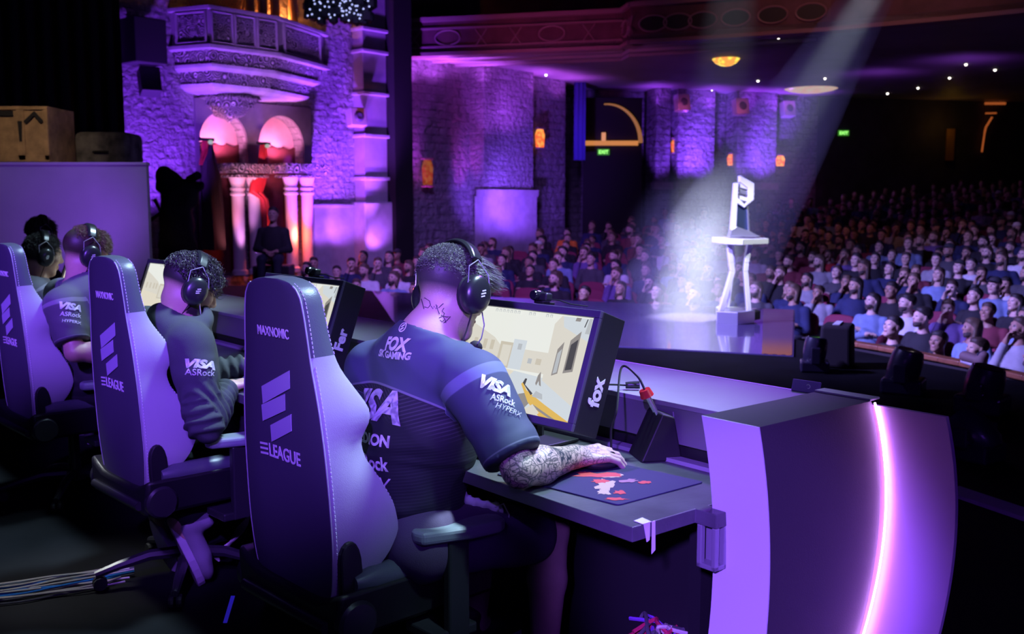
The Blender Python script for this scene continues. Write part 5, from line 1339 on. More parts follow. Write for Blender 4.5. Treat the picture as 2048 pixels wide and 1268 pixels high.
# arched doorway with a glowing edge, exit signs, blue banner
AD = Vector((2.4, 31.0, 0)); dd = thing('lit_archway', 'dark archway edged with orange light behind the audience', 'archway', at(1222, 405, 30.6) - Z(1.46+0))
dd.location.z = 0; rw = .0153
b = MB(); n = 20; cxp = 1212
zp = lambda y: CAMZ + (405-y)*30.6/2000; xp = lambda x: (x-1222)*30.6/2000
ring = []
for i in range(n+1):
    a = math.radians(95 - 95*i/n); ring.append((xp(1212) + xp(1222+67)*math.cos(a), 0, zp(288) + 1.15*math.sin(a)))
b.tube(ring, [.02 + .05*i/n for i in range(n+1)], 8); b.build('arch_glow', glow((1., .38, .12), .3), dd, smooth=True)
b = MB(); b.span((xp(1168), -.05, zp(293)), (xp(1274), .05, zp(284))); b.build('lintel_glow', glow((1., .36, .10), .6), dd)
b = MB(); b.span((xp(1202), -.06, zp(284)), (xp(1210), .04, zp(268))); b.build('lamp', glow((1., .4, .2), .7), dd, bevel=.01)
b = MB(); b.span((xp(1166), .06, -1.4), (xp(1282), .12, zp(200))); b.build('dark_opening', mat('archway_dark', (.02, .018, .02), .9), dd)
def exit_sign(label, px, py, Y):
    p = at(px, py, Y); t = thing('exit_sign', label, 'sign', p)
    b = MB(); b.box((0, 0, 0), (.36, .08, .18)); b.build('sign_box', mat('sign_dark', (.02, .05, .02), .5, emit=(.10, .55, .05), estr=.35), t, bevel=.01)
    lettering('EXIT', .14, mat4((0, -.042, 0), Matrix(((1, 0, 0), (0, 0, 1), (0, -1, 0))).transposed()), glow((.35, 1., .2), 1.6), t, width=.29, height=.11, bold=.004)
exit_sign('green exit sign over the audience below the orange archway', 1207, 304, 30.6); exit_sign('green exit sign on the dark wall at right', 1687, 266, 34.06)
b = MB(); vs = []; p = at(1160, 180, 29.8)
for i in range(13):
    for z in (CAMZ + (405-322)*.0149, ZS+.02): vs.append((-.17+.34*i/12, .02*math.sin(i*1.4), z))
b.add(vs, [(2*i, 2*i+2, 2*i+3, 2*i+1) for i in range(12)]); o = b.build('banner', mat('blue_banner', (.10, .09, .5), .8), smooth=True); o.location = (p.x, p.y, 0)
o.modifiers.new('thick', 'SOLIDIFY').thickness = .01; tag(o, 'narrow blue banner hanging left of the orange archway', 'banner')
# dim orange door frame at the far right
t = thing('lit_doorway', 'dim orange-lit stair doorway on the dark wall at far right', 'doorway', at(1975, 405, 35.2) - Z(1.46), math.radians(12.8)); t.location.z = 0; q = lambda x, y: ((x-1975)*.0176, 0, CAMZ + (405-y)*.0176)
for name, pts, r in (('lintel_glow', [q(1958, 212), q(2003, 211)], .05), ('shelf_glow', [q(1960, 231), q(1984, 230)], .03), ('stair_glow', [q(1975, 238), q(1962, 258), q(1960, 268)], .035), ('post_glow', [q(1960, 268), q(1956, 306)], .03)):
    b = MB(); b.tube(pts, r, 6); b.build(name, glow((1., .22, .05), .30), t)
t2 = mat('amber_curtain', (.3, .14, .02), .8); b = MB(); b.box((0, 0, 0), (.3, .1, 1.1)); o = b.build('amber_curtain', t2, bevel=.03); o.location = at(1900, 290, 34.93); tag(o, 'dim amber curtain strip on the dark wall at right', 'curtain')
light('amber_light', 'POINT', at(1900, 250, 34.2), None, 2.5, (1., .5, .08), .1)
# garland of small lights hung over the theatre box
b = MB(); random.seed(3)
for i in range(150):
    p = at(random.uniform(612, 745), random.uniform(-30, 44) - .0, 18.5); b.ball(p - at(675, 0, 18.5), random.uniform(.05, .13), 6)
g1 = b.build('hanging_foliage', mat('dark_foliage', (.01, .016, .02), .6)); g1.location = at(675, 0, 18.5); tag(g1, 'dark hanging greenery with small blue sparkles at the top', 'foliage', kind='stuff')
b = MB()
for i in range(46): b.ball(at(random.uniform(615, 745), random.uniform(-5, 42), 18.35) - at(675, 0, 18.5), .018, 6)
s_ = b.build('sparkle_light', glow((.45, .5, 1.), 1.5), g1); s_['kind'] = 'stuff'
# ------------------------------------------------------------------ wing curtain, crate, furry case, pale partition
M_CURT = mat('black_curtain', (.008, .007, .012), .95)
b = MB(); vs = []; n = 90; c0, c1 = at(-260, 405, 13.2), at(262, 405, 15.0)
for i in range(n+1):
    p = c0.lerp(c1, i/n); p.y += .10*math.sin(i*1.1); vs += [(p.x, p.y, 0.0), (p.x - .22*(i == n), p.y, 9.5)]
b.add(vs, [(2*i, 2*i+2, 2*i+3, 2*i+1) for i in range(n)]); o = b.build('wing_curtain', M_CURT, smooth=True); o.modifiers.new('thick', 'SOLIDIFY').thickness = .02; tag(o, 'tall black stage curtain closing the wing at left', 'curtain')
pp = thing('partition', 'pale grey partition screen behind the farthest players', 'screen', at(150, 405, 8.6) - Z(1.46)); pp.location.z = 0
sc_ = 8.6/2000; zz2 = lambda y: CAMZ + (405-y)*sc_
b = MB(); b.span(((-130-150)*sc_, -.03, .05), ((297-150)*sc_, .03, zz2(331))); b.build('panel', mat('partition_grey', (.42, .41, .46), .6, var=.12, vscale=2.), pp)
b = MB(); b.span(((-130-150)*sc_, -.045, zz2(331)), ((298-150)*sc_, .045, zz2(326))); b.build('top_rail', mat('rail_alu', (.7, .68, .75), .4, .3), pp)
for x in (-120, 120, 290): b = MB(); b.span(((x-150)*sc_-.02, -.02, 0), ((x-150)*sc_+.02, .35, .05)); b.build('foot', M_BLACK, pp)
cr = thing('plywood_crate', 'plywood flight crate with black arrows showing over the pale partition', 'crate', at(52, 405, 10.2) - Z(1.46)); cr.location.z = 0
k10 = 10.2/2000; q = lambda x, y: ((x-52)*k10, CAMZ + (405-y)*k10)
M_PLY = mat('plywood', (.34, .22, .11), .7, var=.35, vscale=9, bump=.15, bscale=30)
x0, zt = q(-2, 217); x1, _ = q(105, 217)
b = MB(); b.span((x0, 0, .0), (x1, .6, zt)); b.build('box', M_PLY, cr, bevel=.004)
b = MB()
for a, c in (((-2, 217), (105, 224)), ((-2, 312), (105, 325)), ((44, 224), (58, 322)), ((96, 224), (105, 322))): A, B = q(*a), q(*c); b.span((A[0], -.02, B[1]), (B[0], .0, A[1]))
b.build('batten', M_PLY, cr, bevel=.003)
b = MB()
for pl in ([(0, 226), (38, 226), (38, 236), (0, 236)], [(58, 246), (80, 226), (97, 246), (91, 250), (79, 236), (63, 252)], [(46, 246), (55, 246), (53, 286), (48, 286)]): b.prism([(q(x, y)[0], -.0225, q(x, y)[1]) for x, y in pl], (0, -.001, 0))
b.build('arrow_mark', M_BLACK, cr)
cs = thing('equipment_case', 'dark worn equipment case behind the partition, right of the crate', 'case', at(208, 405, 10.6) - Z(1.46)); cs.location.z = 0; k11 = 10.6/2000
b = MB(); b.span((-55*k11, 0, 0), (50*k11, .5, CAMZ + (405-266)*k11)); b.build('shell', mat('worn_case', (.10, .095, .085), .9, var=.7, vscale=7, bump=.3, bscale=20), cs, bevel=.06, seg=3)
b = MB(); b.tube([(-15*k11, -.03, CAMZ + 100*k11), (15*k11, -.03, CAMZ + 100*k11)], .012, 6); b.build('handle', M_BLACK, cs)
# ------------------------------------------------------------------ lamps that wash the house walls
def up(p, tgt, e, col=(.30, .07, 1.), ang=50, size=.1, blend=.8): return light('uplight', 'SPOT', p, tgt, e, col, size, angle=ang, blend=blend)
VIO = (.25, .045, 1.0); MAG = (.75, .06, .85); PNK = (1., .22, .42)
for px, e in ((320, 1900), (640, 1700), (690, 2600)):
    p = wpx(px, 498, 1.5); up((p.x, p.y, .1), wpx(px + (10 if px > 400 else 0), 160, 0), e, VIO, 60)
p = wpx(752, 495, 1.0); up((p.x, p.y, .1), wpx(752, 250, .3), 1300, (.42, .10, .95), 30)
# wash on the theatre box from below
p = wpx(520, 440, 3.8); up((p.x, p.y, .6), wpx(500, 120, .5), 7500, (.50, .20, 1.), 36)
for a0, a1, zs_ in ar:
    c = W((a0+a1)/2, zs_-.5, -.25); light('niche_light', 'SPOT', W((a0+a1)/2 - .1, zs_-.25, .10), W((a0+a1)/2+.1, zs_+.35, -.3), 85, (1., .26, .60), .06, angle=120, blend=.6)
for px in (456, 489, 562, 594):
    p = wpx(px, 500, .8); light('column_uplight', 'SPOT', (p.x, p.y, .12), wpx(px, 380, .35), 150, (1., .26, .30) if px != 489 else (.8, .3, .9), .06, angle=40, blend=.8)
light('red_light', 'POINT', wpx(600, 470, .6), None, 40, (1., .12, .05), .1)
# far side wall
for px, e, c in ((826, 330, (.45, .05, .9)), (852, 160, MAG), (934, 220, MAG)):
    p = fpx(px, 436, .5); up((p.x, p.y, p.z-.1), fpx(px, 250, .0), e, c, 34)
for px in (995, 1040):
    p = fpx(px, 448, 2.0); up((p.x, p.y, p.z), fpx(px, 375, .5), 520, (.24, .07, 1.), 75)
    p = fpx(px, 330, 1.9); up((p.x, p.y, p.z), fpx(px, 180, .5), 420, (.42, .07, 1.), 44)
for px, off, e in ((835, .35, 80), (890, .5, 130), (960, .8, 110), (1085, .6, 60), (1140, .5, 50)):
    p = fpx(px, 200, off); up((p.x, p.y, ZS-.75), (p.x+.05, p.y, ZS), e, (.55, .09, 1.), 140)
for px, e in ((1325, 500), (1378, 1300), (1410, 1300), (1490, 1500), (1535, 1500)):
    p = bpx(px, 418, 2.2); up((p.x, p.y, p.z), bpx(px, 290, .7), e, (.24, .06, 1.), 40)
for px in (1310, 1370, 1430, 1500, 1560, 1620): p = bpx(px, 225, 1.0); up((p.x, p.y, ZS-.7), (p.x, p.y, ZS), 45, (.34, .06, 1.), 140)
for px in (1364, 1481, 1575): p = bpx(px, 240, 2.4); up((p.x, p.y, p.z-.2), bpx(px, 212, 1.), 60, (1., .14, .55), 22)
p = wpx(700, 260, 1.6); up((p.x, p.y, p.z-.4), wpx(713, 235, .55), 45, (1., .18, .12), 26)
light('fascia_light', 'SPOT', (-.6, 20.0, 3.2), (1.0, 23.3, 5.2), 260, (.75, .10, .45), .2, angle=70, blend=.9)
p = at(1560, 330, 30); light('exit_light', 'SPOT', (p.x, p.y-2, 2.6), bpx(1565, 370, .3), 90, MAG, .1, angle=30, blend=.8)
# pale light over the partition and crate
light('wing_light', 'SPOT', (-2.0, 6.0, 4.6), at(120, 380, 8.6), 130, (.62, .56, 1.), .3, angle=46, blend=.9)
light('crate_light', 'SPOT', (-4.0, 7.6, 3.6), at(60, 270, 10.2), 110, (1., .72, .5), .2, angle=28, blend=.6)

light('partition_uplight', 'SPOT', at(150, 490, 7.5), at(120, 420, 8.55), 38, (.30, .07, 1.), .2, angle=95, blend=.9)

for px, e in ((650, 150), (688, 190), (752, 130)):
    p = wpx(px, 505, .9); up((p.x, p.y, p.z), wpx(px, 440, .1), e, (.42, .10, 1.), 60)
light('capital_fill_light', 'SPOT', wpx(500, 470, 2.6), wpx(520, 335, .3), 420, (1., .42, .80), .1, angle=34, blend=.8)  # added pink spot that brightens the column capitals
p = wpx(527, 380, 2.2); light('drape_fill_light', 'SPOT', p - Z(.7), wpx(525, 350, .45), 260, (1., .12, .08), .1, angle=28, blend=.7)  # red spot added in front to brighten the tied drape
p = onz(140, 1160, 0); light('cable_fill_light', 'SPOT', p + Vector((-.5, .3, 1.6)), p, 60, (.9, .95, 1.), .1, angle=36, blend=.8)  # added pale spot so the floor cables show up

for px, py, Y in ((1760, 190, 27.5), (1930, 190, 25.)):
    p = at(px, py, Y); up((p.x, p.y, ZS-1.0), (p.x, p.y+.3, ZS), 26, (.32, .07, .8), 150)
# ------------------------------------------------------------------ things on the desk
M_MPAD = mat('mousepad_cloth', (.022, .016, .075), .75); 
def deskspot(px, py, z=.7405): return onz(px, py, z)
dl = lambda p: Vector(((p-O0).dot(VD), (p-O0).dot(UD), p.z))
def rounded(pts, r=.012, n=4):
    out = []
    for i, p in enumerate(pts):
        a, c = Vector(pts[i-1]), Vector(pts[(i+1) % len(pts)]); p = Vector(p); u = (a-p).normalized()*r; v = (c-p).normalized()*r
        for k in range(n+1): t = k/n; out.append((p+u)*(1-t)**2 + p*2*t*(1-t) + (p+v)*t*t)
    return out
def deskthing(name, label, cat, dv, du, rz=0., group=None, z=.7405):
    p = L(dv, du, z); return thing(name, label, cat, p, TH + rz, group)
mp = thing('mousepad', 'violet-black mousepad with a pale and red splash of artwork', 'mousepad', (0, 0, 0))
c0, c1, c2 = deskspot(992, 950), deskspot(1237, 1012), deskspot(1408, 966); c3 = c2 + (c0-c1)
mp.location = (c0+c1+c2+c3)/4; loc = [p - mp.location for p in (c0, c1, c2, c3)]
b = MB(); b.prism(rounded([(p.x, p.y, .0005) for p in loc]), (0, 0, .003)); b.build('pad', M_MPAD, mp)
def padpt(px, py): p = onz(px, py, .7445) - mp.location; return (p.x, p.y, .0042)
random.seed(11); mcol = [mat('print', c, .7) for c in ((.50, .34, .27), (.55, .06, .06), (.32, .14, .22))]
b = MB()
def blot(cx, cy, rx, ry, m, n=20, rot=0.):
    pl = []
    for i in range(n):
        a = 2*PI*i/n; r = random.uniform(.55, 1.15); x = rx*math.cos(a)*r; y = ry*math.sin(a)*r; q = padpt(cx + x, cy + y + x*rot); pl.append((q[0], q[1], q[2] + .0001*m + .00004*len(b.f)))
    b.add(pl, [tuple(range(n))], m)
for a in ((1195, 950, 55, 5, 1), (1222, 952, 28, 5, 0), (1212, 970, 24, 12, 0), (1208, 984, 16, 7, 0), (1200, 962, 18, 5, 1), (1240, 985, 14, 4, 1), (1232, 998, 27, 3, 1), (1258, 962, 22, 4, 2), (1290, 965, 14, 3, 1), (1170, 946, 18, 3, 1)): blot(*a)
b.build('print', mcol, mp)
lm = mat('badge_red', (.75, .08, .05), .6); b = MB(); random.seed(2); pl = [padpt(1030 + 17*math.cos(a), 949 + 4.5*math.sin(a)) for a in np.linspace(0, 2*PI, 20)[:-1]]; b.add([(x, y, z + .0012) for x, y, z in pl], [tuple(range(19))]); q = [padpt(*r) for r in ((1010, 950), (1030, 954), (1030, 956), (1008, 952))]; b.add([(x, y, z+.0013) for x, y, z in q], [(0, 1, 2, 3)], 1); b.build('print', [lm, M_PRINT_W], mp)
ms = thing('computer_mouse', 'dark computer mouse under the tattooed hand', 'mouse', J1['wrR'] + J1['hdR']*.085 - Z(.0)); ms.location.z = .745; ms.rotation_euler = (0, 0, TH-.25)
b = MB(); b.ball((0, 0, .013), (.058, .031, .02), 16); b.build('shell', M_PLAST, ms, smooth=True)
b = MB(); b.lathe([(0, -.004), (.008, -.004), (.008, .004), (0, .004)], (.03, 0, .032), 12, RX(PI/2)); b.build('wheel', M_RUBBER, ms)
M_KEY = mat('keycap', (.10, .14, .20), .5); 
def make_keyboard(label, p, rz):
    t = thing('keyboard', label, 'keyboard', p, rz, 'keyboards on the desk'); R = RY(0)
    b = MB(); b.box((0, 0, .012), (.135, .36, .024)); b.build('case', M_BLACK, t, bevel=.004)
    b = MB()
    for i in range(5):
        for j in range(14): b.box((-.046+.023*i, -.158+.0243*j, .029), (.0185, .0195, .012), taper=.85)
    ks = b.build('keys', M_KEY, t); return t
kp = onz(950, 922, .742); kb = make_keyboard('black keyboard half hidden behind the torso of the tattooed player', kp + VD*.05 + UD*.16 + Z(.0), TH + .42); kb.rotation_euler = (0, 0, TH+.30)
make_keyboard('black keyboard with violet gleam in front of the hooded player', L(.15, .62+STEP, .742), TH+.1)
b = MB(); b.prism(rounded([(.03, .25+STEP, .7405), (.03, .52+STEP, .7405), (.40, .52+STEP, .7405), (.40, .25+STEP, .7405)], .015), (0, 0, .003)); o = b.build('mousepad', M_MPAD); o.location = desk.location; o.rotation_euler = desk.rotation_euler; tag(o, 'plain dark mousepad under the hand of the hooded player', 'mousepad')
# talkback box with its cable
tb = thing('talkback_box', 'black wedge-shaped talkback box with two pale switch levers by the end block', 'talkback box', onz(1300, 915, .7405) + VD*.02, TH-.5)
b = MB(); b.prism([(-.06, -.06, 0), (.06, -.06, 0), (.035, -.06, .125), (-.0, -.06, .135)], (0, .12, 0)); b.build('housing', M_BLACK, tb, bevel=.004)
b = MB(); b.tube([(.0, -.02, .125), (-.028, -.02, .178)], .0055, 8); b.tube([(.002, .008, .125), (-.026, .008, .178)], .0055, 8); b.build('plug_barrel', mat('nickel', (.75, .75, .8), .25, 1.), tb, smooth=True)
b = MB(); b.tube([(-.027, -.006, .176), (-.036, -.006, .196)], [.020, .016], 10); b.build('red_boot', mat('red_plastic', (.55, .02, .03), .4), tb, smooth=True)
b = MB(); b.box((.052, -.03, .07), (.004, .006, .13), RY(-.18)); b.build('edge_strip', M_RISER, tb)
a = tb.location + RZ(TH-.5) @ Vector((-.036, -.006, .197)); e = onz(1222, 915, .745)
b = MB(); pts = [a, a + Z(.035) - VD*.0 + UD*.03, a + Z(.05) + UD*.09, e + Z(.14) - UD*.02, e + Z(.09), e + Z(.03), e]
def spline(pts, n=10):
    out = []
    for i in range(len(pts)-1):
        p0, p1, p2, p3 = pts[max(i-1, 0)], pts[i], pts[i+1], pts[min(i+2, len(pts)-1)]
        for k in range(n):
            t = k/n; out.append(.5*((2*p1) + (p2-p0)*t + (2*p0-5*p1+4*p2-p3)*t*t + (3*p1-p0-3*p2+p3)*t**3))
    return out + [pts[-1]]
b.tube(spline(pts), .0035, 6); o = b.build('cable', M_BLACK, smooth=True, origin=tuple(e)); tag(o, 'black cable arching from the red plug of the talkback box to the desk', 'cable')
j = onz(1232, 778, .902); cj = thing('cable_plug', 'black cable plug lying on the pale ledge right of the nearest monitor', 'plug', j, TH)
b = MB(); b.tube([(.02, -.02, .012), (.05, -.05, .014)], [.010, .012], 10); b.build('body', M_PLAST, cj, smooth=True)
b = MB(); b.tube(spline([Vector((.02, -.02, .012)), Vector((-.04, .02, .012)), Vector((-.06, .05, -.03)), Vector((-.05, .05, -.10)), Vector((-.05, .06, -.155))], 6), .003, 6); b.build('cable', M_BLACK, cj, smooth=True)
sp = thing('small_panel', 'small violet panel with a round mark at the back edge of the ledge', 'panel', onz(1612, 785, .90), TH+.1)
b = MB(); b.box((0, 0, .018), (.008, .09, .036), RY(.3)); b.build('plate', mat('panel_violet', (.30, .22, .5), .4), sp, bevel=.002)
b = MB(); b.tube([(-.0065, .006*math.cos(i*.5)-.01, .02+.006*math.sin(i*.5)) for i in range(1, 11)], .001, 5); b.build('round_mark', M_PRINT_W, sp)
# cables on the floor
M_CW = mat('cable_white', (.6, .58, .5), .5); M_CB = mat('cable_blue', (.02, .25, .75), .45); M_CK = mat('cable_grey', (.10, .10, .11), .5)
cb = thing('cable_bundle', 'taped bundle of white, grey and blue cables on the floor at bottom left', 'cables', onz(130, 1170, .0))
random.seed(5)
for i in range(16):
    y0, y1 = 1172 + i*2.6, 1134 + i*2.7*.6; m = M_CB if i in (6, 7, 8, 9) else (M_CW if i % 3 else M_CK)
    pts = [onz(x, y0 + (y1-y0)*u + 6*math.sin(u*3+i*1.7), .008 + .006*(i % 3)) - cb.location for u, x in ((0, -60), (.25, 40), (.5, 110), (.75, 190), (1, 268 - (i % 4)*9))]
    b = MB(); b.tube(spline(pts, 6), .0042, 5); b.build('cable', m, cb, smooth=True)
ct = thing('cable_tangle', 'tangle of red, violet and grey cables standing under the desk end', 'cables', onz(1322, 1290, .30)*1.0 + Vector((0, 0, 0))); ct.location = at(1322, 1262, 2.75); ct.location.z = .0
random.seed(9); zc = at(1322, 1240, 2.75).z
for i in range(13):
    m = [mat('cable_red', (.55, .03, .10), .45), mat('cable_violet', (.22, .08, .5), .45), M_CK, M_CW][i % 4] if i < 4 else [o_.data.materials[0] for o_ in ct.children][i % 4]
    pts = [Vector((random.uniform(-.06, .06), random.uniform(-.06, .06), 0))] + [Vector((random.uniform(-.09, .09), random.uniform(-.08, .08), zc*q)) for q in (.4, .75, .92, 1.0, .9)]
    b = MB(); b.tube(spline(pts, 6), .006, 6); b.build('cable', m, ct, smooth=True)
bl = thing('floor_tape', 'short strip of blue glow tape on the floor beside the second chair base', 'tape', onz(452, 1215, .0)); b = MB()
q = [onz(x, y, .0015) - bl.location for x, y in ((446, 1246), (454, 1246), (470, 1192), (462, 1192))]; b.prism(q, (0, 0, .001)); b.build('strip', mat('blue_tape', (.06, .05, .75), .5, emit=(.05, .03, .9), estr=.25), bl)
# cables hanging behind the second chair
hc = thing('hanging_cables', 'loose bundle of violet-lit cables under the desk right of the shoes', 'cables', at(460, 1075, 3.9)); 
for i in range(7):
    pts = [at(500 - i*4, 1030 + 4*i, 3.9), at(486 - i*5, 1062 + 5*i, 3.85), at(450 - i*2, 1092 + 3*i, 3.8), at(420 + i*3, 1110 + 2*i, 3.8)]
    b = MB(); b.tube(spline([p - hc.location for p in pts], 6), .005, 5); b.build('cable', M_CW, hc, smooth=True)
# ------------------------------------------------------------------ trophy and its table on the deck
M_WHT = mat('gloss_white', (.85, .85, .88), .3, coat=.4); M_SILV = mat('brushed_silver', (.75, .76, .82), .3, .8); M_GLS = mat('dark_blue_glass', (.05, .07, .16), .15, coat=.5)
TY = 12.1; TP = at(1472, 648, TY); tz = .018; kt = TY/2000
tq = lambda x, y, d=0.: Vector(((x-1472)*kt, d, CAMZ + (405-y)*kt*1.0 - tz + 0.0))
zoff = tq(1472, 648).z
def T_(x, y, d=0.): v = tq(x, y, d); v.z -= zoff; return v
tt = thing('trophy_table', 'white angular trophy table with splayed legs on the glossy deck', 'table', (TP.x, TY, tz))
b = MB(); b.prism([T_(1427, 650, -.18), T_(1464, 650, -.30), T_(1503, 648, -.16), T_(1503, 648, .22), T_(1440, 648, .26)], T_(1472, 622)-T_(1472, 648)); b.build('plinth', M_SILV, tt, bevel=.006)
b = MB(); b.prism([T_(1503, 644, -.10), T_(1519, 642, -.04), T_(1519, 642, .18), T_(1503, 644, .22)], Vector((0, 0, .10))); b.build('side_block', M_BLACK, tt)
def leg(pts, wd, dp, d0):
    b = MB()
    for (x0, y0), (x1, y1) in zip(pts, pts[1:]):
        q = [T_(x0, y0, d0) - Vector((wd, 0, 0)), T_(x0, y0, d0) + Vector((wd, 0, 0)), T_(x1, y1, d0) + Vector((wd, 0, 0)), T_(x1, y1, d0) - Vector((wd, 0, 0))]; b.prism(q, Vector((0, dp, 0)))
    b.build('leg', M_WHT, tt, bevel=.006)
leg([(1450, 492), (1455, 528), (1458, 545), (1437, 624)], .028, .10, -.16); leg([(1491, 492), (1485, 528), (1484, 545), (1493, 624)], .028, .10, -.14); leg([(1464, 492), (1468, 528), (1466, 545), (1458, 622)], .024, .08, .10)
b = MB(); b.prism([T_(1421, 478, .05), T_(1437, 480, -.22), T_(1470, 481, -.30), T_(1528, 480, -.12), T_(1526, 480, .16), T_(1490, 480, .28), T_(1440, 479, .24)], T_(1472, 491)-T_(1472, 480)); b.build('table_top', M_WHT, tt, bevel=.006)
tr = thing('trophy', 'tall silver trophy shaped like an angular standing emblem, on the white table', 'trophy', (TP.x, TY, tz + T_(1472, 477).z))
zt0 = T_(1472, 477).z
def R_(x, y, d=0.): v = T_(x, y, d); v.z -= zt0; return v
def plate(name, pts, d0, d1, m): b = MB(); b.prism([R_(x, y, d0) for x, y in pts], Vector((0, d1-d0, 0))); return b.build(name, m, tr, bevel=.004)
plate('column', [(1461, 371), (1468, 371), (1466, 464), (1456, 464)], -.05, .07, M_WHT)
plate('bracket', [(1471, 357), (1499, 372), (1499, 404), (1488, 413), (1485, 407), (1487, 400), (1487, 381), (1471, 369)], -.06, .08, M_WHT)
for i, (y, h) in enumerate(((372, 8), (384, 7), (396, 8))): plate('bar', [(1471, y), (1487, y+4), (1487, y+4+h), (1471, y+h)], -.04, .05, (M_WHT, M_SILV, M_WHT)[i])
plate('chevron', [(1467, 400), (1482, 413), (1487, 408), (1488, 413), (1481, 420), (1466, 410)], -.05, .06, M_WHT)
plate('glass_panel', [(1468, 412), (1482, 419), (1488, 414), (1492, 466), (1467, 458)], -.015, .015, M_GLS)
plate('strut', [(1486, 414), (1490, 414), (1494, 466), (1490, 466)], -.03, .03, M_SILV)
plate('foot', [(1455, 464), (1466, 457), (1492, 466), (1514, 476.8), (1452, 476.8), (1455, 468)], -.07, .08, M_SILV)
# ------------------------------------------------------------------ moving-head lights at the front of the stage
M_MH = mat('fixture_shell', (.035, .03, .06), .35, coat=.3)
def moving_head(label, px, py, Y, rz, pitch, s=1.):
    p = at(px, py, Y); t = thing('moving_head_light', label, 'stage light', (p.x, p.y, 0.0), rz, 'moving-head lights on the stage edge'); t.scale = (s, s, s); hz = p.z/s
    b = MB(); b.box((0, 0, .06), (.30, .26, .12)); b.build('base', M_MH, t, bevel=.02)
    b = MB(); 
    for q in (-1, 1): b.box((0, q*.17, (hz+.12)/2+.02), (.10, .035, hz-.04))
    b.box((0, 0, .14), (.12, .36, .03)); b.build('yoke', M_MH, t, bevel=.012)
    R = RY(pitch); b = MB(); b.lathe([(0, -.16), (.08, -.15), (.115, -.10), (.125, .0), (.12, .10), (.105, .15), (.0, .155)], (0, 0, hz), 20, R); hd = b.build('head', M_MH, t, smooth=True)
    b = MB(); b.lathe([(0, .158), (.09, .157), (.095, .15), (0, .14)], (0, 0, hz), 20, R); b.build('lens', M_LENS, hd, smooth=True); return t
moving_head('moving-head stage light below the wooden rail, nearer the deck', 1808, 738, 7.6, 2.6, -.25); moving_head('moving-head stage light at the right edge of the photo', 1966, 778, 6.9, 2.4, -.2, 1.05)
moving_head('small moving-head stage light beside the corner of the glossy deck', 1630, 702, 8.6, 2.9, -.1, .8); moving_head('low moving-head stage light lit violet behind the glowing end cap', 1950, 868, 5.6, 2.2, .9, .9)
# black broadcast camera under a cover by the arches
bc = thing('broadcast_camera', 'black covered broadcast camera between the partition and the arches', 'camera', at(352, 405, 14.5) - Z(1.46)); bc.location.z = 0; k14 = 14.5/2000
cq = lambda x, y, d=0.: ((x-352)*k14, d, CAMZ + (405-y)*k14)
F = Field([-.9, -.6, -.02], [.9, .6, 2.3], .03)
F.cone(cq(352, 520), cq(352, 400), .26, .20, .08); F.cone(cq(330, 350), cq(372, 392), .13, .17, .08); F.cone(cq(325, 372), cq(400, 372), .10, .07, .06); F.cone(cq(352, 400), (0, 0, .05), .2, .34, .06); F.half((0, 0, .0), (0, 0, -1))
Pc, Fc = F.mesh(); Nc = normals(Pc, Fc); Pc = Pc + Nc*np.array([noise.noise(Vector(p)*6)*.05 for p in Pc])[:, None]
np_mesh('cover', Pc, Fc, M_DARKC, bc)
b = MB(); b.tube([cq(385, 360, -.1), cq(408, 352, -.25)], .06, 10); b.build('lens', M_LENS, bc, smooth=True)
b = MB(); b.tube([cq(310, 398), cq(322, 425), cq(300, 440)], .03, 6); b.build('pan_bar', M_PLAST, bc, smooth=True)

rk = thing('equipment_rack', 'black covered equipment box with a pale strip on top, right of the glossy deck', 'equipment', at(1672, 760, 8.9), 2.7); rk.location.z = 0
b = MB(); b.box((0, 0, .19), (.28, .34, .38), taper=.92); b.build('cover', M_DARKC, rk, bevel=.03, seg=3)
b = MB(); b.box((.0, 0, .386), (.06, .26, .012)); b.build('pale_strip', M_TEE, rk, bevel=.003)
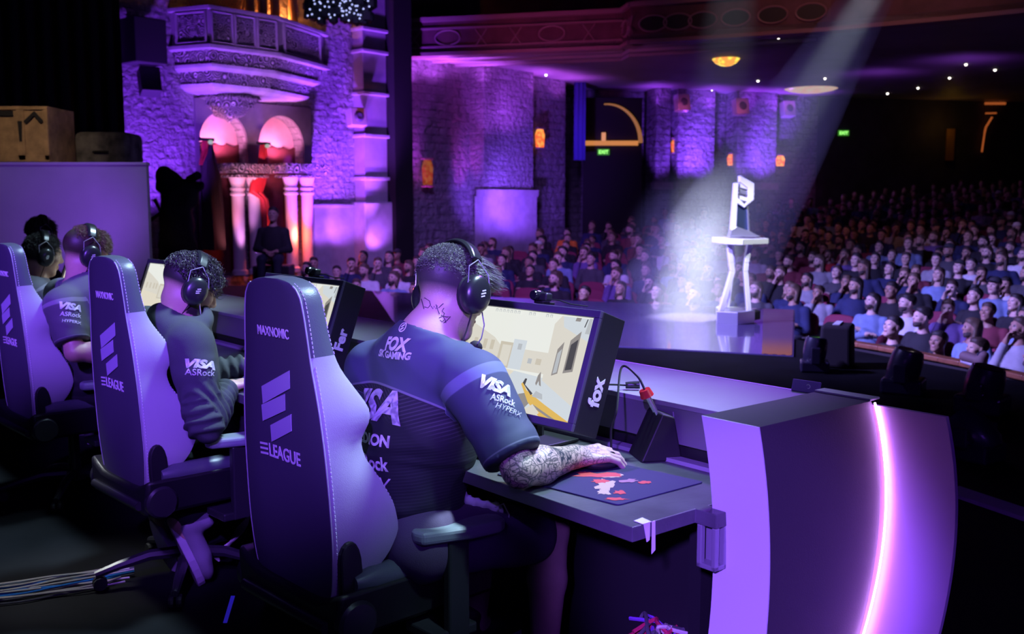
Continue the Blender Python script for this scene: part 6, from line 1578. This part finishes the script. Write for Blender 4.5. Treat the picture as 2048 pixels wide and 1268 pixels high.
# ------------------------------------------------------------------ the audience
def spectator(v, h):
    """seated figure facing +x, floor at z=0; returns meshes for body, top, trousers, hair, cap"""
    random.seed(100+v); lo, hi = [-.55, -.55, -.01], [.75, .55, 1.5]
    yaw = [-.1, -.4, .2, -.25, -.5, -.3, -.15, -.55][v % 8]; pit = [-.20, -.28, -.12, -.3, -.18, -.24, -.32, -.10][v % 8]; lean = [0, -.03, .08, -.05, .12, -.02, .03, .0][v % 8]
    c7 = Vector((-.10+lean, 0, 1.02)); Hc = c7 + Vector((.05+lean*.4, 0, .20)); R = RZ(yaw) @ RY(pit)
    pel = Vector((-.10, 0, .53)); sh = [c7 + Vector((.01, q*.185, -.08)) for q in (-1, 1)]
    pose_ = ['lap', 'cross', 'chin', 'lap', 'clasp', 'chin', 'cross', 'wide'][v % 8]
    if pose_ == 'lap': el = [s_ + Vector((.05, q*.08, -.27)) for s_, q in zip(sh, (-1, 1))]; wr = [Vector((.22, q*.09, .64)) for q in (-1, 1)]
    if pose_ == 'cross': el = [s_ + Vector((.10, q*.07, -.25)) for s_, q in zip(sh, (-1, 1))]; wr = [Vector((.16+lean, -q*.07, .80+.03*q)) for q in (-1, 1)]
    if pose_ == 'chin': el = [sh[0] + Vector((.20, .02, -.20)), sh[1] + Vector((.06, .06, -.27))]; wr = [Hc + Vector((.13, -.05, -.15)), Vector((.22, .02, .66))]
    if pose_ == 'clasp': el = [s_ + Vector((.18, q*.05, -.24)) for s_, q in zip(sh, (-1, 1))]; wr = [Vector((.34, q*.03, .74)) for q in (-1, 1)]
    if pose_ == 'wide': el = [s_ + Vector((.02, q*.14, -.25)) for s_, q in zip(sh, (-1, 1))]; wr = [Vector((.16, q*.28, .70)) for q in (-1, 1)]
    F = Field(lo, hi, h); P = head_prims(F, Hc, R, 1., fine=h < .02)
    F.cone(P(-.03, 0, -.06), c7 + Vector((.03, 0, -.02)), .055, .06, .03); F.cone(c7 + Vector((.04, 0, -.02)), pel, .08, .10, .03)
    for i, q in ((0, -1), (1, 1)):
        F.cone(c7 + Vector((.03, 0, -.04)), sh[i], .05, .05, .03); F.cone(sh[i], el[i], .045, .04, .02); F.cone(el[i], wr[i], .04, .030, .02); d = (wr[i]-el[i]).normalized()
        if h < .02: hand_prims(F, wr[i] + d*.01, d, Vector((0, 0, 1)), 1 if q < 0 else -1, .7)
        else: F.cone(wr[i], wr[i]+d*.1, .035, .025, .01)
        F.cone(pel, (.34, q*.13, .50), .09, .06, .03); F.cone((.34, q*.13, .50), (.36, q*.13, .10), .05, .04, .02)
    body = F.mesh()
    F = Field(lo, hi, h*1.1)
    F.ell(c7 + Vector((.06, 0, -.20)), (.13, .185, .22), None, .05); F.ell(Vector((-.05+lean*.5, 0, .68)), (.14, .175, .22), None, .06); F.cone(sh[0], sh[1], .070, .070, .05); F.ell(c7 + Vector((.03, 0, -.04)), (.08, .12, .06), None, .05)
    for i in (0, 1): F.cone(sh[i], el[i], .073, .062, .03); F.cone(el[i], el[i].lerp(wr[i], .85), .06, .045, .02)
    top = F.mesh()
    F = Field(lo, hi, h*1.2); F.ell((-.06, 0, .52), (.15, .185, .11), None, .05)
    for q in (-1, 1): F.cone((-.05, q*.09, .53), (.36, q*.13, .51), .095, .075, .03); F.cone((.36, q*.13, .51), (.38, q*.13, .12), .072, .055, .03); F.cone((.36, q*.13, .05), (.50, q*.14, .045), .05, .042, .03)
    F.half((0, 0, .002), (0, 0, -1)); legs_ = F.mesh()
    F = Field([Hc[i]-.25 for i in range(3)], [Hc[i]+.25 for i in range(3)], h); ls = [.0, .03, .0, .05, .0, .0, .02, .06][v % 8]
    F.ell(P(-.024, 0, .046), (.104, .084, .088), R, .02); F.ell(P(.030, 0, .086), (.055, .066, .034), R, .03)
    if ls > .02:
        for q in (-1, 1): F.cone(P(-.03, q*.06, .02), P(-.02, q*.08, -.06-ls*2), .035, .03, .03)
        F.cone(P(-.08, 0, .0), P(-.09, 0, -.08-ls*2), .06, .05, .03)
    F.ell(P(.085, 0, -.03), (.055, .062, .078), R, .02, 's')
    hair = F.mesh()
    F = Field([Hc[i]-.3 for i in range(3)], [Hc[i]+.3 for i in range(3)], h); F.ell(P(-.014, 0, .056), (.106, .086, .082), R, .02); F.half(P(0, 0, .040), R @ Vector((-.1, 0, -1))); F.ell(P(.11, 0, .042), (.07, .065, .009), R, .012)
    cap = F.mesh()
    hl = (body[0]-np.array(Hc)) @ np.array(R); fc = hl[body[1]].mean(1); mi = np.zeros(len(fc), int)
    for q in (-1, 1): mi[np.linalg.norm((fc - np.array((.086, q*.031, .004)))/np.array((1, 1.5, .8)), axis=1) < .0135] = 1
    mi[(fc[:, 0] > .078) & (np.abs(fc[:, 1]) < .024) & (np.abs(fc[:, 2]+.068) < .008)] = 2
    if v % 3 == 1: mi[(fc[:, 0] > .02) & (fc[:, 2] < -.045) & (fc[:, 2] > -.125) & ~((np.abs(fc[:, 1]) < .02) & (np.abs(fc[:, 2]+.066) < .01)) & (np.abs(fc[:, 2] + .09) < .05) & (fc[:, 2] < -.078 + .35*np.abs(fc[:, 1]))] = 3
    return dict(body=body, top=top, trousers=legs_, hair=hair, cap=cap, mi=mi)
SKC = [mat('spectator_skin', c, .55) for c in ((.62, .42, .34), (.50, .32, .24), (.36, .21, .15), (.68, .48, .40))]
M_BROW = mat('eye_dark', (.05, .035, .03), .5); M_LIPS = mat('lip', (.38, .18, .16), .5); M_BEARD = mat('beard_dark', (.06, .045, .04), .8)
TOPS = [('black', (.018, .018, .022)), ('navy', (.02, .028, .09)), ('dark grey', (.07, .07, .08)), ('white', (.66, .66, .7)), ('pale blue', (.20, .28, .46)), ('maroon', (.18, .03, .05)), ('light grey', (.33, .33, .36)), ('violet', (.16, .10, .30)), ('orange', (.95, .25, .03)), ('red', (.55, .04, .05))]
TOPM = {n: mat('spectator_top', c, .85, var=.18, vscale=7) for n, c in TOPS}
HAIRC = [mat('spectator_hair', c, .6, bump=.5, bscale=60) for c in ((.02, .016, .014), (.05, .03, .02), (.10, .065, .04))]
M_JEAN = mat('spectator_trousers', (.03, .035, .06), .9)
CAPM = {'white': mat('cap_cloth', (.7, .68, .66), .8), 'black': mat('cap_cloth', (.03, .03, .035), .8)}
NV = 8; VM = []
for v in range(NV):
    S_ = spectator(v, .0125); d = {}
    for key in ('body', 'top', 'trousers', 'hair', 'cap'):
        me = bpy.data.meshes.new(key); me.from_pydata(S_[key][0].tolist(), [], S_[key][1].tolist())
        for m in ([SKC[0], M_BROW, M_LIPS, M_BEARD] if key == 'body' else [M_JEAN]): me.materials.append(m)
        if key == 'body': me.polygons.foreach_set('material_index', S_['mi'].astype(np.int32))
        me.shade_smooth(); d[key] = me
    VM.append(d)
def sit(label, loc, rz, v, skin, top, hair, cap=None, group=None, z=0.):
    t = thing('person', label, 'person', loc, rz, group)
    t.rotation_euler = (random.uniform(-.05, .05), random.uniform(-.05, .05), rz); q_ = random.uniform(.94, 1.06); t.scale = (q_, q_, q_*random.uniform(.97, 1.03))
    for key in ('body', 'top', 'trousers', 'cap' if cap else 'hair'):
        o = bpy.data.objects.new(key, VM[v][key]); COL.objects.link(o); o.parent = t; s0 = o.material_slots[0]; s0.link = 'OBJECT'
        s0.material = {'body': skin, 'top': top, 'trousers': M_JEAN, 'hair': hair, 'cap': cap}[key]
    return t
# theatre seat
M_SEAT = mat('maroon_velvet', (.20, .022, .06), .8, bump=.1, bscale=60); M_SEATF = mat('seat_frame', (.03, .02, .025), .5)
def seat_parts():
    out = {}
    b = MB(); vs = []; fs = []; prof = [(-.25, .44), (.25, .44), (.262, .60), (.262, .82), (.24, .90), (.17, .945), (0, .96), (-.17, .945), (-.24, .90), (-.262, .82), (-.262, .60)]
    n = len(prof); tl = lambda z: -.20 - (z-.44)*.16
    vs = [(tl(z), y, z) for y, z in prof] + [(tl(z)-.10, y*.96, z-.01*(z > .8)) for y, z in prof]; cc = [(tl(.7)+.025, 0, .7), (tl(.7)-.12, 0, .7)]
    fs = [(i, (i+1) % n, n+(i+1) % n, n+i) for i in range(n)] + [(i, (i+1) % n, 2*n) for i in range(n)] + [(n+i, n+(i+1) % n, 2*n+1) for i in range(n)]
    b.add(vs+cc, fs); out['seat_back'] = (b, M_SEAT, .02)
    b = MB(); b.box((.03, 0, .40), (.46, .50, .10)); out['seat_cushion'] = (b, M_SEAT, .035)
    b = MB()
    for q in (-1, 1): b.box((.0, q*.278, .62), (.40, .045, .03)); b.box((-.05, q*.278, .31), (.10, .03, .62))
    out['armrests'] = (b, M_SEATF, .008); return out
SP = seat_parts(); SEATM = {}
for k, (b, m, bv) in SP.items():
    o = b.build(k, m, bevel=bv); dg = bpy.context.evaluated_depsgraph_get(); me = bpy.data.meshes.new_from_object(o.evaluated_get(dg)); me.shade_smooth(); SEATM[k] = me; bpy.data.objects.remove(o)
def seat(label, loc, rz, group):
    t = thing('auditorium_chair', label, 'seat', loc, rz, group)
    for k, me in SEATM.items(): o = bpy.data.objects.new(k, me); COL.objects.link(o); o.parent = t
    return t
# who sits where
def indeck(p, mg=.45):
    s_ = None
    for i in range(len(DK)):
        a, c = DK[i], DK[(i+1) % len(DK)]; e = (c-a).normalized(); n = Vector((e.y, -e.x, 0)); dist = (p-a).dot(n)
        s_ = dist if s_ is None else max(s_, dist)
    return s_ < mg
cenD = sum(DK, Vector())/len(DK)
if not indeck(cenD, 0): DK = DK[::-1]
random.seed(21); spots = []
for r in range(25):
    rad = 8.75 + ROW*r; n = int(math.radians(100)*rad/.60); off = .5*(r % 2)
    for j in range(n):
        a = math.radians(-2) + (j+off)*.60/rad
        if a > math.radians(99): continue
        p = Vector((HC.x + rad*math.cos(a), HC.y + rad*math.sin(a), rake(rad-.3)))
        if indeck(Vector((p.x, p.y, 0)), .75): continue
        if p.y < 7.5 or (Vector((p.x, p.y, 0))-WA).dot(WN) < 1.0 or (Vector((p.x, p.y, 0))-FA).dot(FN) < 1.6 or (Vector((p.x, p.y, 0))-BA).dot(BN) < 1.2: continue
        if (p - HC).dot(Vector((-.79, .61, 0))) > 13.2: continue
        px, py, f = proj(p + Z(1.2))
        if px < 540 or px > 2075 or py > 800: continue
        spots.append((r, px, f, p, a))
ordn = ['front', 'second', 'third', 'fourth', 'fifth', 'sixth', 'seventh', 'eighth', 'ninth', 'tenth', 'eleventh', 'twelfth', 'thirteenth', 'fourteenth', 'fifteenth', 'sixteenth', 'seventeenth', 'eighteenth', 'nineteenth', 'twentieth']
def nth(k): 
    s_ = {1: 'st', 2: 'nd', 3: 'rd'}.get(k % 10 if k % 100 not in (11, 12, 13) else 0, 'th'); return f'{k}{s_}'
spots.sort(key=lambda s: (s[0], s[1])); used = {}; seats = []
special = {(1133, 478): ('orange', None), (1078, 520): ('navy', 'white'), (1848, 478): ('white', None), (1800, 660): ('white', None), (1730, 640): ('pale blue', None), (1660, 600): ('light grey', None), (1905, 560): ('black', 'black'), (1975, 610): ('pale blue', 'black'), (1655, 525): ('red', None), (847, 478): ('white', None), (1240, 560): ('white', None), (1610, 590): ('light grey', None)}
pick = {}
for key in special:
    best = min(range(len(spots)), key=lambda i: (proj(spots[i][3]+Z(.95))[0]-key[0])**2 + (proj(spots[i][3]+Z(.95))[1]-key[1]-0)**2 + (1e9 if i in pick else 0)); pick[best] = special[key]
people = []
for i, (r, px, f, p, a) in enumerate(spots):
    left = px < 1330
    # the nearest seats left of the trophy are mostly empty
    e = .09 if not left else (.5 if f < 18.5 and px > 990 else .22)
    if 1340 < px < 1480 and f > 24: e = .45
    occ = i in pick or random.random() > e
    seats.append((f, i, occ))
    if occ: people.append((f, i))
people.sort(); near = set(i for _, i in people[:300]); cnt = {}
random.seed(4)
far = dict(V=[], F=[], M=[], n=0); FV = None
def colour(px, f):
    q = random.random()
    if f > 22: w_ = (.46, .20, .14, .03, .03, .08, .03, .03, 0, .0)
    else: w_ = (.36, .22, .10, .09, .09, .04, .05, .05, 0, 0)
    acc = 0
    for (n, c), ww in zip(TOPS, w_):
        acc += ww
        if q < acc: return n
    return 'black'
for i, (r, px, f, p, a) in enumerate(spots):
    if i not in near: continue
    cnt[r] = cnt.get(r, 0)+1; col, cap = pick.get(i, (colour(px, f), None)); capn = cap
    if i not in pick and random.random() < .10: capn = random.choice(('white', 'black'))
    v = random.randrange(NV); kind = random.choice(('hoodie', 'top', 'shirt')); side = 'left of the trophy' if px < 1420 else 'right of the trophy'
    key = (r, side); used[key] = used.get(key, 0)+1
    extra = f' in {capn} cap' if capn else ''
    lab = f'{col}-clad spectator{extra}, {nth(used[key])} from left, {ordn[r] if r < 20 else nth(r+1)} row {side}'
    rz = a + PI + random.uniform(-.18, .18) + (.12 if px > 1500 else 0)
    sit(lab, p + Vector((random.uniform(-.03, .03), random.uniform(-.03, .03), random.uniform(-.02, .0)*0)), rz, v, random.choice(SKC), TOPM[col], random.choice(HAIRC), CAPM.get(capn), 'spectators in the theatre seats')
nseat = {}
seats.sort(); nears = set(i for _, i, _ in seats[:300]); occd = {i: o for _, i, o in seats}
for i, (r, px, f, p, a) in enumerate(spots):
    if i not in nears: continue
    side = 'left of the trophy' if px < 1420 else 'right of the trophy'; key = (r, side); nseat[key] = nseat.get(key, 0)+1
    st = 'occupied maroon seat' if occd[i] else 'empty maroon seat'
    seat(f'{st}, {nth(nseat[key])} from left, {ordn[r] if r < 20 else nth(r+1)} row {side}', p, a + PI, 'theatre seats')
# the rest of the crowd and of the seats, far back in the dark
LOW = [spectator(v, .034) for v in range(4)]; farm = [SKC[0], SKC[1], HAIRC[0], HAIRC[2], M_JEAN] + [TOPM[n] for n, _ in TOPS]
random.seed(8)
for f, i in people[300:]:
    r, px, _, p, a = spots[i]; S_ = LOW[random.randrange(4)]; rz = a + PI + random.uniform(-.2, .2); c, s_ = math.cos(rz), math.sin(rz); R2 = np.array([[c, -s_, 0], [s_, c, 0], [0, 0, 1]])
    tm = 5 + [n for n, _ in TOPS].index(colour(px, f)); sk = random.randrange(2); hr = 2 + random.randrange(2)
    for key, m in (('body', sk), ('top', tm), ('trousers', 4), ('hair', hr)):
        P_, F_ = S_[key]; far['V'].append(P_ @ R2.T + np.array(p)); far['F'].append(F_ + far['n']); far['M'].append(np.full(len(F_), m)); far['n'] += len(P_)
if far['n']:
    o = np_mesh('crowd', np.concatenate(far['V']), np.concatenate(far['F']), farm, None, None, np.concatenate(far['M'])); tag(o, 'dim mass of spectators filling the last rows under the mezzanine', 'crowd', kind='stuff')
b = MB()
for f, i, o_ in seats[300:]:
    r, px, _, p, a = spots[i]; R2 = RZ(a + PI)
    for k in ('seat_back', 'seat_cushion'):
        src = SP[k][0]; b.add([R2 @ Vector(q) + p for q in src.v], src.f)
if b.v: tag(b.build('seat_rows', M_SEAT), 'rows of dark maroon seats in the last rows under the mezzanine', 'seats', kind='stuff')
# wooden rail in front of the right hand rows, with a sneaker propped on it
M_RAILW = mat('rail_wood', (.22, .085, .04), .45, var=.3, vscale=8)
rl = thing('audience_rail', 'brown wooden rail in front of the seats at right', 'rail', (HC.x, HC.y, 0)); angs = np.radians(np.linspace(4, 30, 14)); rr = 8.02
b = MB(); pts = [Vector((rr*math.cos(a), rr*math.sin(a), -.13)) for a in angs]
for p, q in zip(pts, pts[1:]):
    n = Vector((p.x, p.y, 0)).normalized()*.07; b.prism([p-n, q-n, q+n, p+n], (0, 0, .05))
b.build('handrail', M_RAILW, rl, bevel=.01)
b = MB()
for p, q in zip(pts, pts[1:]):
    n = Vector((p.x, p.y, 0)).normalized()*.03; b.prism([p-n-Z(1.3), q-n-Z(1.3), q+n-Z(1.3), p+n-Z(1.3)], (0, 0, 1.3))
b.build('rail_panel', mat('rail_panel', (.02, .014, .018), .8), rl)
pr = min((i for i in near), key=lambda i: (spots[i][1]-1985)**2 + (spots[i][2]-10)**2*900); prp = spots[pr][3]
host = min((o for o in COL.objects if o.name.startswith('person') and o.type == 'EMPTY'), key=lambda o: (o.location-prp).length)
foot = at(1925, 712, 9.35); Mi = Matrix.Translation(host.location) @ Matrix.Rotation(host.rotation_euler.z, 4, 'Z'); Mi = Mi.inverted()
sd = (at(2000, 735, 8.95) - foot).normalized(); F = Field([foot[i]-.35 for i in range(3)], [foot[i]+.5 for i in range(3)], .012)
F.cone(foot, foot + sd*.20, .055, .045, .03); F.cone(foot + sd*.19, foot + sd*.22 + Z(.06), .045, .045, .03); Ps, Fs = F.mesh(); Ps = np.array([tuple(Mi @ Vector(p)) for p in Ps])
np_mesh('shoe', Ps, Fs, mat('sneaker_grey', (.16, .10, .10), .7), host)
b = MB(); b.tube([Mi @ (foot + sd*x - Z(.05) + Vector((0, -.03, 0))) for x in (-.05, .05, .15, .24)], .022, 8); b.build('shoe_sole', M_SOLE, host, smooth=True)
b = MB(); kn = host.location + Z(.55); b.tube([Mi @ (foot + sd*.21 + Z(.06)), Mi @ ((foot+kn)/2 + Z(.2)), Mi @ kn], [.05, .06, .08], 10); b.build('raised_leg', M_JEAN, host, smooth=True)
# someone at work in front of the arches
wk = sit('person in black sitting at the foot of the lit columns', at(540, 405, 16.6) - Z(1.46), -PI/2 + .1, 0, SKC[1], TOPM['black'], HAIRC[0]); wk.location.z = 0
st = thing('storage_trunk', 'black trunk under the person by the columns', 'trunk', wk.location.copy()); b = MB(); b.span((-.3, -.1, 0), (.3, .4, .42)); b.build('shell', M_BLACK, st, bevel=.02)
# ------------------------------------------------------------------ two light beams in the haze over the deck
def haze_cone(name, label, top, bot, r0, r1, dens, seg=24):
    top, bot = Vector(top), Vector(bot); b = MB(); b.tube([top, top.lerp(bot, .5), bot], [r0, (r0+r1)/2, r1], seg)
    m = bpy.data.materials.new('haze'); m.use_nodes = True; nt = m.node_tree; nt.nodes.clear(); out = nt.nodes.new('ShaderNodeOutputMaterial'); v = nt.nodes.new('ShaderNodeVolumeScatter')
    v.inputs['Density'].default_value = dens; v.inputs['Anisotropy'].default_value = .0; v.inputs['Color'].default_value = (.9, .92, 1., 1); nt.links.new(v.outputs[0], out.inputs['Volume'])
    return tag(b.build(name, m), label, 'haze', kind='stuff')
B1a, B1b = at(1745, -20, 15.5), at(1350, 640, 12.4)
B2a, B2b = at(1470, -40, 13.0), at(1385, 640, 12.6)
haze_cone('beam_haze', 'pale beam of light slanting through the haze from the top right', B1a, B1b, .35, .9, .075)
haze_cone('beam_haze', 'faint upright beam of haze above the trophy table', B2a, B2b, .3, .85, .004)
b = MB(); c = at(1380, 560, 12.5); b.ball((0, 0, 0), (1., 1., 1.5), 24)
m = bpy.data.materials.new('haze'); m.use_nodes = True; nt = m.node_tree; nt.nodes.clear(); g = NG.__new__(NG); g.n, g.l = nt.nodes, nt.links
out = nt.nodes.new('ShaderNodeOutputMaterial'); v = nt.nodes.new('ShaderNodeVolumeScatter'); v.inputs['Color'].default_value = (.9, .92, 1., 1); nt.links.new(v.outputs[0], out.inputs['Volume'])
tc = nt.nodes.new('ShaderNodeTexCoord'); x, y, z = g.xyz(tc.outputs['Object'])[:3]
rr_ = g.math('ADD', g.math('ADD', g.math('MULTIPLY', x, x), g.math('MULTIPLY', y, y)), g.math('MULTIPLY', g.math('MULTIPLY', z, z), .444))
fall = g.math('POWER', g.math('MAXIMUM', g.math('SUBTRACT', 1., rr_), 0.), 2.)
nz = g.step(g.noise(1.6, 3, vec=tc.outputs['Object']), .30, .70)
nt.links.new(g.math('MULTIPLY', g.math('MULTIPLY', fall, g.math('ADD', nz, .25)), .42), v.inputs['Density'])
hz = b.build('haze_cloud', m, smooth=True); hz.location = c; tag(hz, 'bright cloud of haze left of the trophy table', 'haze', kind='stuff')
s8 = lambda a, c_: a + (a-c_).normalized()*5.5
light('beam_light', 'SPOT', s8(B1a, B1b), B1b, 11000, (.80, .90, 1.), .05, angle=5.2, blend=.7)
light('beam_light', 'SPOT', s8(B2a, B2b), B2b, 46000, (.85, .92, 1.), .05, angle=7.4, blend=.8)
light('trophy_light', 'SPOT', (2.6, 7.5, 6.0), (TP.x, TY, .9), 2200, (.9, .95, 1.), .1, angle=11, blend=.5)
